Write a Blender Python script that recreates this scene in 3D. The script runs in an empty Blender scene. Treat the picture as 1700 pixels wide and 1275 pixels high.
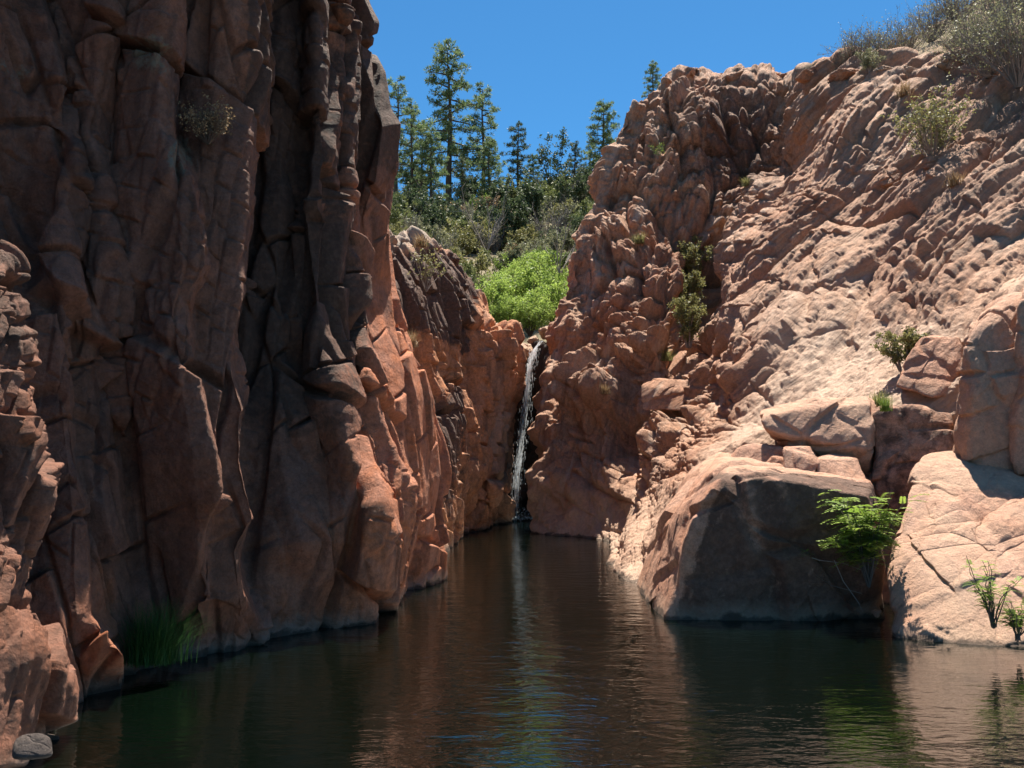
import bpy, bmesh, math, random
import numpy as np
from mathutils import Vector, Matrix
random.seed(7); R = random.Random(11)
S = bpy.context.scene
COL = S.collection
f32 = np.float32
# ------------------------------------------------------------------ camera
F, W, H, CH = 1500.0, 1700.0, 1275.0, 1.6
TH = math.atan(142.5 / F)
cam = bpy.data.cameras.new("camera"); cam.sensor_width = 36; cam.lens = 36 * F / W
cam.clip_start = 0.05; cam.clip_end = 3000
camo = bpy.data.objects.new("camera", cam); COL.objects.link(camo)
camo.location = (0, 0, CH); camo.rotation_euler = (math.pi / 2 + TH, 0, 0); S.camera = camo
ct, st = math.cos(TH), math.sin(TH)
def at(px, py, Y):
    """point at world depth Y seen through photo pixel px, py (arrays allowed)"""
    xc = (px - W / 2) / F; yc = (H / 2 - py) / F
    dy = ct - yc * st; dz = st + yc * ct
    k = Y / dy
    return xc * k, Y, CH + dz * k
def watY(py):
    yc = (H / 2 - py) / F; dy = ct - yc * st; dz = st + yc * ct
    return -CH / dz * dy
def A(px, py, Y): return Vector(at(px, py, Y))
# ------------------------------------------------------------------ noise
def hsh(i, j, k, s):
    h = (i.astype(np.uint32) * np.uint32(374761393) + j.astype(np.uint32) * np.uint32(668265263)
         + k.astype(np.uint32) * np.uint32(2147483647 - 19) + np.uint32((s * 974634777) & 0xffffffff))
    h = (h ^ (h >> np.uint32(13))) * np.uint32(1274126177)
    h = (h ^ (h >> np.uint32(15))) * np.uint32(2246822519)
    return h ^ (h >> np.uint32(16))
def r01(h, n=0):
    if n: h = (h ^ np.uint32(n * 0x9E3779B1 & 0xffffffff)) * np.uint32(2654435761); h = h ^ (h >> np.uint32(15)); h = h * np.uint32(2246822519); h = h ^ (h >> np.uint32(13))
    return (h & np.uint32(0xffffff)).astype(f32) / f32(0xffffff)
def vor(Q, seed=1, jit=0.95):
    Q = Q.astype(f32); fl = np.floor(Q).astype(np.int32); fr = Q - fl
    n = len(Q); f1 = np.full(n, 9, f32); f2 = np.full(n, 9, f32); idh = np.zeros(n, np.uint32); vec = np.zeros((n, 3), f32)
    for a in (-1, 0, 1):
        for b in (-1, 0, 1):
            for c in (-1, 0, 1):
                h = hsh(fl[:, 0] + a, fl[:, 1] + b, fl[:, 2] + c, seed)
                dx = fr[:, 0] - a - f32(.5) - (r01(h, 1) - f32(.5)) * f32(jit)
                dy = fr[:, 1] - b - f32(.5) - (r01(h, 2) - f32(.5)) * f32(jit)
                dz = fr[:, 2] - c - f32(.5) - (r01(h, 3) - f32(.5)) * f32(jit)
                d = dx * dx + dy * dy + dz * dz
                m = d < f1
                f2 = np.where(m, f1, np.minimum(f2, d)); f1 = np.where(m, d, f1)
                idh = np.where(m, h, idh)
                vec[m, 0] = dx[m]; vec[m, 1] = dy[m]; vec[m, 2] = dz[m]
    return np.sqrt(f1), np.sqrt(f2), idh, vec
def vnoise(Q, seed=1):
    Q = Q.astype(f32); fl = np.floor(Q).astype(np.int32); t = Q - fl; t = t * t * (3 - 2 * t)
    out = np.zeros(len(Q), f32)
    for a in (0, 1):
        wa = t[:, 0] if a else 1 - t[:, 0]
        for b in (0, 1):
            wb = t[:, 1] if b else 1 - t[:, 1]
            for c in (0, 1):
                wc = t[:, 2] if c else 1 - t[:, 2]
                out += wa * wb * wc * r01(hsh(fl[:, 0] + a, fl[:, 1] + b, fl[:, 2] + c, seed), 1)
    return out * 2 - 1
def fbm(P, sc=1., oc=4, seed=1, gain=.5):
    o = np.zeros(len(P), f32); a = 1.; Q = P * sc
    for i in range(oc): o += a * vnoise(Q + 17.3 * i, seed + i); a *= gain; Q = Q * 2.03
    return o
def warp(P, sc, amt, seed):
    return P + amt * np.stack([vnoise(P * sc, seed), vnoise(P * sc + 31, seed + 1), vnoise(P * sc + 57, seed + 2)], 1)
def facet(P, s, seed, tilt=1.0, wr=.25):
    """broken planar blocks: every cell a tilted plane of its own; also distance to the joint between cells"""
    Q = warp(P * np.array(s, f32), .8, wr, seed + 5)
    f1, f2, i, v = vor(Q, seed)
    g = np.stack([r01(i, 5) - .5, r01(i, 6) - .5, r01(i, 7) - .5], 1)
    return ((r01(i, 4) - .5) + tilt * 1.6 * (v * g).sum(1)) * sstep(0, .16, f2 - f1), f2 - f1, r01(i, 9)
def chip(P, s, seed, k=1.0, t=.9, wr=.1, rot=None):
    """conchoidal facets: flat planes that meet in sharp convex edges (continuous)"""
    Q = frame(P, rot) if rot is not None else P
    Q = warp(Q * np.array(s, f32), .6, wr * 1.5, seed + 5).astype(f32); fl = np.floor(Q).astype(np.int32); fr = Q - fl; n = len(Q); h1 = np.full(n, -9, f32); h2 = h1.copy(); idh = np.zeros(n, np.uint32)
    for a in (-1, 0, 1):
        for b in (-1, 0, 1):
            for c in (-1, 0, 1):
                h = hsh(fl[:, 0] + a, fl[:, 1] + b, fl[:, 2] + c, seed)
                dx = fr[:, 0] - a - f32(.5) - (r01(h, 1) - f32(.5)) * f32(.9); dy = fr[:, 1] - b - f32(.5) - (r01(h, 2) - f32(.5)) * f32(.9); dz = fr[:, 2] - c - f32(.5) - (r01(h, 3) - f32(.5)) * f32(.9)
                v = r01(h, 4) * f32(.6) + f32(t) * (dx * (r01(h, 5) - f32(.5)) + dy * (r01(h, 6) - f32(.5)) + dz * (r01(h, 7) - f32(.5))) - f32(k) * np.maximum(np.maximum(np.abs(dx + f32(.4) * dy), np.abs(dy - f32(.3) * dz)), np.abs(dz + f32(.3) * dx))
                m = v > h1; h2 = np.where(m, h1, np.maximum(h2, v)); h1 = np.where(m, v, h1); idh = np.where(m, h, idh)
    return -h1, h1 - h2, r01(idh, 9)
def joints(C, sp, seed, w=.05, tilt=.5, rnd=0.0, wob=.12):
    """blocks cut by three joint sets. C: (N,3) coordinates across the sets in metres, sp: spacings, w: width over which a block's edge rises out of its joint"""
    n = len(C); idx = []; fr = []; ed = np.full(n, 9, f32)
    lo = vnoise(C * np.array([.35 / x for x in sp], f32), seed + 40)
    off = np.zeros(n, f32)
    for k in range(3):
        c = C[:, k] / sp[k] + wob * vnoise(C * np.array([.8 / x for x in sp], f32), seed + k) + .5 * lo * (.6 if k else .3) + off
        c = c + .28 * vnoise(np.stack([c * .9, c * 0 + k * 7.7, c * 0], 1), seed + 9 + k)
        i = np.floor(c); f = c - i; idx.append(i.astype(np.int32)); fr.append(f); ed = np.minimum(ed, np.minimum(f, 1 - f) * sp[k])
        off = off + r01(hsh(idx[0], idx[k], idx[0] * 0 + k, seed + 3), 2)          # joints stop at the bed they meet
    i = hsh(idx[0], idx[1], idx[2], seed)
    h = r01(i, 4) + tilt * ((fr[0] - .5) * (r01(i, 5) - .5) + (fr[1] - .5) * (r01(i, 6) - .5) + (fr[2] - .5) * (r01(i, 7) - .5)) * 2
    if rnd: e = np.clip(ed / (rnd * sp[0]), 0, 1); prof = np.sqrt(e * (2 - e))
    else: prof = sstep(0, w, ed)
    return (.35 + h) * prof, ed, r01(i, 9)
def axes(P, *ns):
    o = []
    for v in ns: v = np.array(v, float); o.append(P @ (v / np.linalg.norm(v)).astype(f32))
    return np.stack(o, 1).astype(f32)
def saw(c, drop=.22):
    f = c - np.floor(c); return np.where(f < 1 - drop, f / (1 - drop), (1 - f) / drop)
def bulge(P, s, seed, wr=.3, off=.5):
    """rounded lobes with sharp crevices between them"""
    Q = warp(P * np.array(s, f32), .7, wr, seed + 5)
    f1, f2, i, v = vor(Q, seed)
    e = np.clip((f2 - f1) / .55, 0, 1)
    return np.sqrt(e * (2 - e)) + off * (r01(i, 4) - .5) + .5 * (v * np.stack([r01(i, 5) - .5, r01(i, 6) - .5, r01(i, 7) - .5], 1)).sum(1), f2 - f1, r01(i, 9)
def sstep(a, b, x): t = np.clip((x - a) / (b - a), 0, 1); return t * t * (3 - 2 * t)
def frame(P, s):
    s = np.array(s, f32); s = s / np.linalg.norm(s); u = np.cross(s, [0, 1, .3]); u /= np.linalg.norm(u); w = np.cross(s, u)
    return np.stack([P @ s, P @ u, P @ w], 1).astype(f32)
def gauss(px, py, cx, cy, rx, ry): return np.exp(-((px - cx) / rx) ** 2 - ((py - cy) / ry) ** 2)
# ------------------------------------------------------------------ mesh helpers
def mesh_np(name, V, Fq, mat, attrs=None, smooth=True, origin=None):
    V = np.asarray(V, f32); Fq = np.asarray(Fq, np.int32); k = Fq.shape[1]
    if origin is not None: V = V - np.array(origin, f32)
    me = bpy.data.meshes.new(name)
    me.vertices.add(len(V)); me.vertices.foreach_set("co", V.ravel())
    me.loops.add(Fq.size); me.loops.foreach_set("vertex_index", Fq.ravel())
    me.polygons.add(len(Fq)); me.polygons.foreach_set("loop_start", np.arange(0, Fq.size, k, dtype=np.int32))
    me.polygons.foreach_set("loop_total", np.full(len(Fq), k, np.int32))
    me.polygons.foreach_set("use_smooth", np.full(len(Fq), smooth, bool))
    me.update(calc_edges=True)
    for n, a in (attrs or {}).items():
        at_ = me.attributes.new(n, 'FLOAT', 'POINT' if len(a) == len(V) else 'FACE'); at_.data.foreach_set("value", np.asarray(a, f32))
    me.materials.append(mat)
    return me
def link(name, me, parent=None, loc=None):
    o = bpy.data.objects.new(name, me); COL.objects.link(o)
    if loc is not None: o.location = loc
    if parent is not None: o.parent = parent
    return o
def tag(o, label=None, cat=None, group=None, kind=None):
    if label: o["label"] = label
    if cat: o["category"] = cat
    if group: o["group"] = group
    if kind: o["kind"] = kind
    return o
def empty(name, loc, rz=0):
    o = bpy.data.objects.new(name, None); COL.objects.link(o); o.location = loc; o.rotation_euler = (0, 0, rz); o.empty_display_size = .3
    return o
def copy_tree(o, loc, rz=0, sc=1.0, parent=None):
    c = o.copy(); COL.objects.link(c)
    if parent is None: c.location = loc; c.rotation_euler = (0, 0, rz); c.scale = (sc, sc, sc) if not hasattr(sc, '__len__') else sc
    else: c.parent = parent
    for ch in list(o.children): copy_tree(ch, None, parent=c)
    return c
def quads(nr, nc):
    i = np.arange(nr * nc).reshape(nr, nc)
    return np.stack([i[:-1, :-1], i[1:, :-1], i[1:, 1:], i[:-1, 1:]], -1).reshape(-1, 4)
def gnorm(G):
    du = np.gradient(G, axis=1); dv = np.gradient(G, axis=0)
    n = np.cross(dv, du); n /= (np.linalg.norm(n, axis=2, keepdims=True) + 1e-9)
    return n
def blur(Gr, it=1):
    for _ in range(it):
        p = np.pad(Gr, ((1, 1), (1, 1), (0, 0)), 'edge')
        Gr = (p[:-2, 1:-1] + p[2:, 1:-1] + p[1:-1, :-2] + p[1:-1, 2:] + 2 * p[1:-1, 1:-1]) / 6
    return Gr
def loft(curves, nr, nc, back=(0, 6, -.3), sm=3, down=.7, extra_back=True, easing=True):
    """curves: lists of (px, py, Y) from top to foot. Returns grid of world points (nr x nc), plus px, py per vertex and u, v."""
    rows = []
    t = np.linspace(0, 1, nr)
    for c in curves:
        c = [(p[0], p[1], watY(p[1]) if p[2] is None else p[2]) for p in c]
        c = np.array(c, float); py = c[0, 1] + t * (c[-1, 1] - c[0, 1])
        px = np.interp(py, c[:, 1], c[:, 0]); Y = np.interp(py, c[:, 1], c[:, 2])
        X, _, Z = at(px, py, Y)
        rows.append(np.stack([X, Y, Z, px, py], 1))
    rows = np.array(rows)                         # curve, row, 5
    d = np.linalg.norm(np.diff(rows[:, ::20, :3], axis=0), axis=2) / np.maximum(rows[1:, ::20, 1], 1)
    mp = (rows[:-1, :, 3].mean(1) + rows[1:, :, 3].mean(1)) / 2
    wgt = (d.mean(1) + .002) * np.where((mp > 1760) | (mp < -60), .15, 1); cum = np.concatenate([[0], np.cumsum(wgt)]); cum /= cum[-1]
    u = np.linspace(0, 1, nc)
    seg = np.clip(np.searchsorted(cum, u, side='right') - 1, 0, len(curves) - 2)
    fr = (u - cum[seg]) / (cum[seg + 1] - cum[seg])
    G = rows[seg] * (1 - fr)[:, None, None] + rows[seg + 1] * fr[:, None, None]
    G = G.transpose(1, 0, 2)                      # row, col, 5
    cu = seg + fr
    # foot under the water and the top running back behind the skyline
    nb = 14 if extra_back else 0
    if down:
        ft = np.repeat(G[-1:], 12, 0).copy(); k = np.linspace(0, 1, 13)[1:]
        ft[:, :, 2] -= down * k[:, None]; G = np.concatenate([G, ft], 0)
    if nb:
        k = np.linspace(1, 0, nb + 1)[:-1]; tp = np.repeat(G[:1], nb, 0).copy()
        for a in range(3): tp[:, :, a] += (back[a] * k ** (1.0 if a != 2 else 1.6))[:, None]
        G = np.concatenate([tp, G], 0)
    P = G[:, :, :3]
    if sm: P = blur(P, sm)
    return P.astype(f32), G[:, :, 3].astype(f32), G[:, :, 4].astype(f32), np.broadcast_to(cu[None, :], G.shape[:2]).astype(f32)
def build_rock(name, P, disp, mat, attrs, flip=False, db=2):
    """displace a grid along its own normal and link it"""
    nr, nc = P.shape[:2]
    n = gnorm(blur(P, 32)); disp = disp - np.median(disp)
    if flip: n = -n
    V = P + n * blur(disp.reshape(nr, nc, 1), db)
    V = V.reshape(-1, 3); q = quads(nr, nc)
    o0 = V.mean(0); o0[2] = max(V[:, 2].min(), 0)
    me = mesh_np(name, V, q, mat, attrs, True, o0)
    return link(name, me, loc=o0)
# ------------------------------------------------------------------ materials
def newmat(name):
    m = bpy.data.materials.new(name); m.use_nodes = True; nt = m.node_tree; nt.nodes.clear()
    return m, nt, nt.nodes, nt.links
class N:
    def __init__(s, nt): s.nt = nt
    def n(s, typ, ins=None, **kw):
        nd = s.nt.nodes.new(typ)
        for k, v in kw.items(): setattr(nd, k, v)
        for k, v in (ins or {}).items():
            if isinstance(v, bpy.types.NodeSocket): s.nt.links.new(v, nd.inputs[k])
            else: nd.inputs[k].default_value = v
        return nd
    def noise(s, vec, scale, detail=6, rough=.55, dist=0): return s.n('ShaderNodeTexNoise', {'Vector': vec, 'Scale': scale, 'Detail': detail, 'Roughness': rough, 'Distortion': dist}).outputs['Fac']
    def ramp(s, fac, stops):
        r = s.n('ShaderNodeValToRGB', {'Fac': fac}); e = r.color_ramp.elements
        while len(e) < len(stops): e.new(.5)
        for i, (p, c) in enumerate(stops): e[i].position = p; e[i].color = (*c, 1) if len(c) == 3 else c
        return r.outputs['Color']
    def maprange(s, v, a, b, c=0, d=1): return s.n('ShaderNodeMapRange', {'Value': v, 'From Min': a, 'From Max': b, 'To Min': c, 'To Max': d}).outputs[0]
    def math(s, op, a, b=0.0, clamp=False): return s.n('ShaderNodeMath', {0: a, 1: b}, operation=op, use_clamp=clamp).outputs[0]
    def mix(s, fac, a, b, blend='MIX'):
        m = s.nt.nodes.new('ShaderNodeMix'); m.data_type = 'RGBA'; m.blend_type = blend
        for k, v in ((0, fac), (6, a), (7, b)):
            if isinstance(v, bpy.types.NodeSocket): s.nt.links.new(v, m.inputs[k])
            else: m.inputs[k].default_value = v if k == 0 else ((*v, 1) if len(v) == 3 else v)
        return m.outputs[2]
    def scale(s, vec, sc): return s.n('ShaderNodeMapping', {'Vector': vec, 'Scale': sc}).outputs[0]
    def attr(s, name): return s.n('ShaderNodeAttribute', attribute_name=name).outputs['Fac']
def rock_mat(name, c1, c2, c3, dark=(.045, .032, .03), pale=(.40, .33, .27), lichen=(.25, .27, .22), ring=True, bump=1.0, streak=.5, strata=None, vdark=.0):
    m, nt, nd, lk = newmat(name); g = N(nt)
    tc = g.n('ShaderNodeTexCoord').outputs['Object']; pos = g.n('ShaderNodeNewGeometry').outputs['Position']
    n1 = g.noise(tc, .55, 5, .6, .6); n2 = g.noise(tc, 2.7, 7, .65, .4); n3 = g.noise(tc, 14, 8, .7); n4 = g.noise(tc, 60, 4, .7)
    base = g.ramp(n1, [(.32, c1), (.5, c2), (.68, c3)])
    base = g.mix(g.maprange(n2, .3, .7, 0, .7), base, c2)
    cell = g.attr('cell')
    base = g.mix(g.maprange(cell, 0, 1, 0, .55), base, g.ramp(cell, [(0, c1), (.35, tuple(x * .62 for x in c2)), (.6, c3), (1, c2)]))
    val = g.math('ADD', g.maprange(n3, .3, .7, .66, 1.34), g.maprange(n4, .3, .7, -.20, .20))
    base = g.mix(g.math('MULTIPLY', g.attr('warm'), g.maprange(n2, .25, .7, .55, 1)), base, (.46, .17, .085))
    val = g.math('ADD', g.maprange(n3, .3, .7, .66, 1.34), g.maprange(n4, .3, .7, -.20, .20))
    hv = g.n('ShaderNodeHueSaturation', {'Color': base, 'Value': val, 'Saturation': g.maprange(n2, .3, .7, .9, 1.1)}).outputs[0]
    if strata is not None:
        sva = g.n('ShaderNodeMapping', {'Vector': tc, 'Rotation': (0, math.radians(strata), 0)}).outputs[0]; svb = g.n('ShaderNodeMapping', {'Vector': tc, 'Rotation': (0, math.radians(76), 0)}).outputs[0]
        mv = g.nt.nodes.new('ShaderNodeMix'); mv.data_type = 'VECTOR'; g.nt.links.new(g.math('GREATER_THAN', g.math('ADD', g.attr('pil'), g.maprange(n2, .3, .7, -.3, .3)), .5), mv.inputs[0]); g.nt.links.new(sva, mv.inputs[4]); g.nt.links.new(svb, mv.inputs[5]); sv0 = mv.outputs[1]
        sv1 = g.scale(sv0, (.45, .25, 2.6)); t1 = g.noise(sv1, 1.0, 9, .68, .7); t2 = g.noise(sv1, 4.5, 6, .7, .5)
        hv = g.mix(g.maprange(t1, .54, .63, 0, .5), hv, dark); hv = g.mix(g.maprange(t1, .45, .36, 0, .6), hv, pale)
    # desert varnish and water streaks down the face; dark masks also hold painted shade
    sv = g.scale(tc, (2.6, 2.6, .22)); s1 = g.noise(sv, 1.3, 7, .62, .5); s2 = g.noise(tc, 1.1, 6, .7, .8)
    vm = g.maprange(g.math('ADD', g.math('MULTIPLY', s1, .6), g.math('MULTIPLY', s2, .5)), .56 - vdark, .66 - vdark, 0, streak)
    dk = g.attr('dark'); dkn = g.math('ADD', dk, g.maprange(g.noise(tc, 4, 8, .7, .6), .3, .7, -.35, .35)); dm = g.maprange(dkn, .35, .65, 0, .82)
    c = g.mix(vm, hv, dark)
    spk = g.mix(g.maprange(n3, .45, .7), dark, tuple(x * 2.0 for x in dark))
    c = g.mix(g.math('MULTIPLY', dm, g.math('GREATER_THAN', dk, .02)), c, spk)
    # pale lichen crusts
    ln = g.noise(tc, 3.1, 9, .75, .3); lm = g.math('MULTIPLY', g.maprange(g.math('ADD', ln, g.math('MULTIPLY', g.attr('lich'), .35)), .70, .76), g.maprange(n3, .4, .55))
    c = g.mix(g.math('MULTIPLY', lm, .8), c, lichen)
    c = g.mix(g.math('MULTIPLY', g.attr('pale'), g.maprange(n2, .2, .6, .35, 1)), c, pale)
    if ring:
        z = g.n('ShaderNodeSeparateXYZ', {0: pos}).outputs[2]; zz = g.math('ADD', z, g.maprange(n2, .2, .8, -.10, .10))
        c = g.mix(g.maprange(zz, .22, .04, 0, .5), c, tuple(x * .85 for x in pale)); wet = g.maprange(zz, .055, .02)
        c = g.mix(g.math('MULTIPLY', wet, .8), c, (.06, .045, .035))
    b = g.n('ShaderNodeBump', {'Height': g.noise(tc, 5.5, 12, .7, .3), 'Distance': .13 * bump, 'Strength': 1.0})
    if strata is not None:
        b = g.n('ShaderNodeBump', {'Height': g.math('ADD', t1, g.math('MULTIPLY', t2, .35)), 'Distance': .30, 'Strength': 1.0, 'Normal': b.outputs[0]})
    b = g.n('ShaderNodeBump', {'Height': g.noise(tc, 38, 6, .75), 'Distance': .022, 'Strength': .9, 'Normal': b.outputs[0]})
    ck = g.n('ShaderNodeTexVoronoi', {'Vector': g.n('ShaderNodeVectorMath', {0: g.scale(tc, (1.5, 1.5, .8)), 1: g.n('ShaderNodeVectorMath', {0: g.n('ShaderNodeTexNoise', {'Vector': tc, 'Scale': 1.6, 'Detail': 6}).outputs['Color'], 1: (.9, .9, .9)}, operation='MULTIPLY').outputs[0]}, operation='ADD').outputs[0], 'Scale': 1.2}, feature='DISTANCE_TO_EDGE').outputs['Distance']
    b2 = g.n('ShaderNodeBump', {'Height': g.math('MAXIMUM', g.maprange(ck, 0, .012, 0, 1), g.maprange(n1, .45, .55)), 'Distance': .02 * bump, 'Strength': .5, 'Normal': b.outputs[0]})
    p = g.n('ShaderNodeBsdfPrincipled', {'Base Color': c, 'Roughness': .82, 'Normal': b2.outputs[0], 'Specular IOR Level': .3})
    o = g.n('ShaderNodeOutputMaterial', {'Surface': p.outputs[0]})
    return m
def leaf_mat(name, ca, cb, trans=.35, rough=.55):
    m, nt, nd, lk = newmat(name); g = N(nt)
    a = g.attr('rnd'); tc = g.n('ShaderNodeTexCoord').outputs['Object']
    c = g.mix(a, ca, cb); c = g.n('ShaderNodeHueSaturation', {'Color': c, 'Value': g.maprange(g.noise(tc, 1.2, 3), .3, .7, .75, 1.25)}).outputs[0]
    p = g.n('ShaderNodeBsdfPrincipled', {'Base Color': c, 'Roughness': rough, 'Specular IOR Level': .25})
    t = g.n('ShaderNodeBsdfTranslucent', {'Color': c})
    x = g.n('ShaderNodeMixShader', {0: trans, 1: p.outputs[0], 2: t.outputs[0]})
    g.n('ShaderNodeOutputMaterial', {'Surface': x.outputs[0]})
    return m
def bark_mat(name, ca, cb):
    m, nt, nd, lk = newmat(name); g = N(nt)
    tc = g.n('ShaderNodeTexCoord').outputs['Object']; n = g.noise(g.scale(tc, (8, 8, 2)), 2, 6, .7)
    b = g.n('ShaderNodeBump', {'Height': n, 'Distance': .03})
    p = g.n('ShaderNodeBsdfPrincipled', {'Base Color': g.mix(n, ca, cb), 'Roughness': .9, 'Normal': b.outputs[0]})
    g.n('ShaderNodeOutputMaterial', {'Surface': p.outputs[0]}); return m
M = {}
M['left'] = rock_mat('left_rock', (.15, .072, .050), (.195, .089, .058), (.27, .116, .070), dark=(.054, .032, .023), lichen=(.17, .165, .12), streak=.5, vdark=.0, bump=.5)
M['orange'] = rock_mat('orange_rock', (.50, .20, .10), (.58, .25, .12), (.50, .27, .16), dark=(.04, .034, .034), lichen=(.3, .29, .24), streak=.45)
M['right'] = rock_mat('pink_rock', (.42, .19, .11), (.50, .26, .16), (.48, .31, .21), dark=(.15, .08, .055), pale=(.62, .45, .34), streak=.15, bump=.7, strata=40)
M['block'] = rock_mat('block_rock', (.44, .21, .135), (.53, .28, .185), (.52, .33, .23), dark=(.062, .036, .026), pale=(.60, .41, .29), streak=.25, bump=.8)
M['grey'] = rock_mat('grey_rock', (.07, .055, .05), (.11, .085, .075), (.14, .11, .095), dark=(.04, .035, .035), pale=(.33, .32, .29), streak=.3)
M['tan'] = rock_mat('tan_rock', (.40, .24, .15), (.47, .31, .21), (.50, .36, .26), ring=False, streak=.15, dark=(.16, .10, .07))
M['slot'] = rock_mat('wet_rock', (.045, .035, .03), (.06, .045, .036), (.08, .06, .045), dark=(.015, .014, .013), streak=.5)
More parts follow.
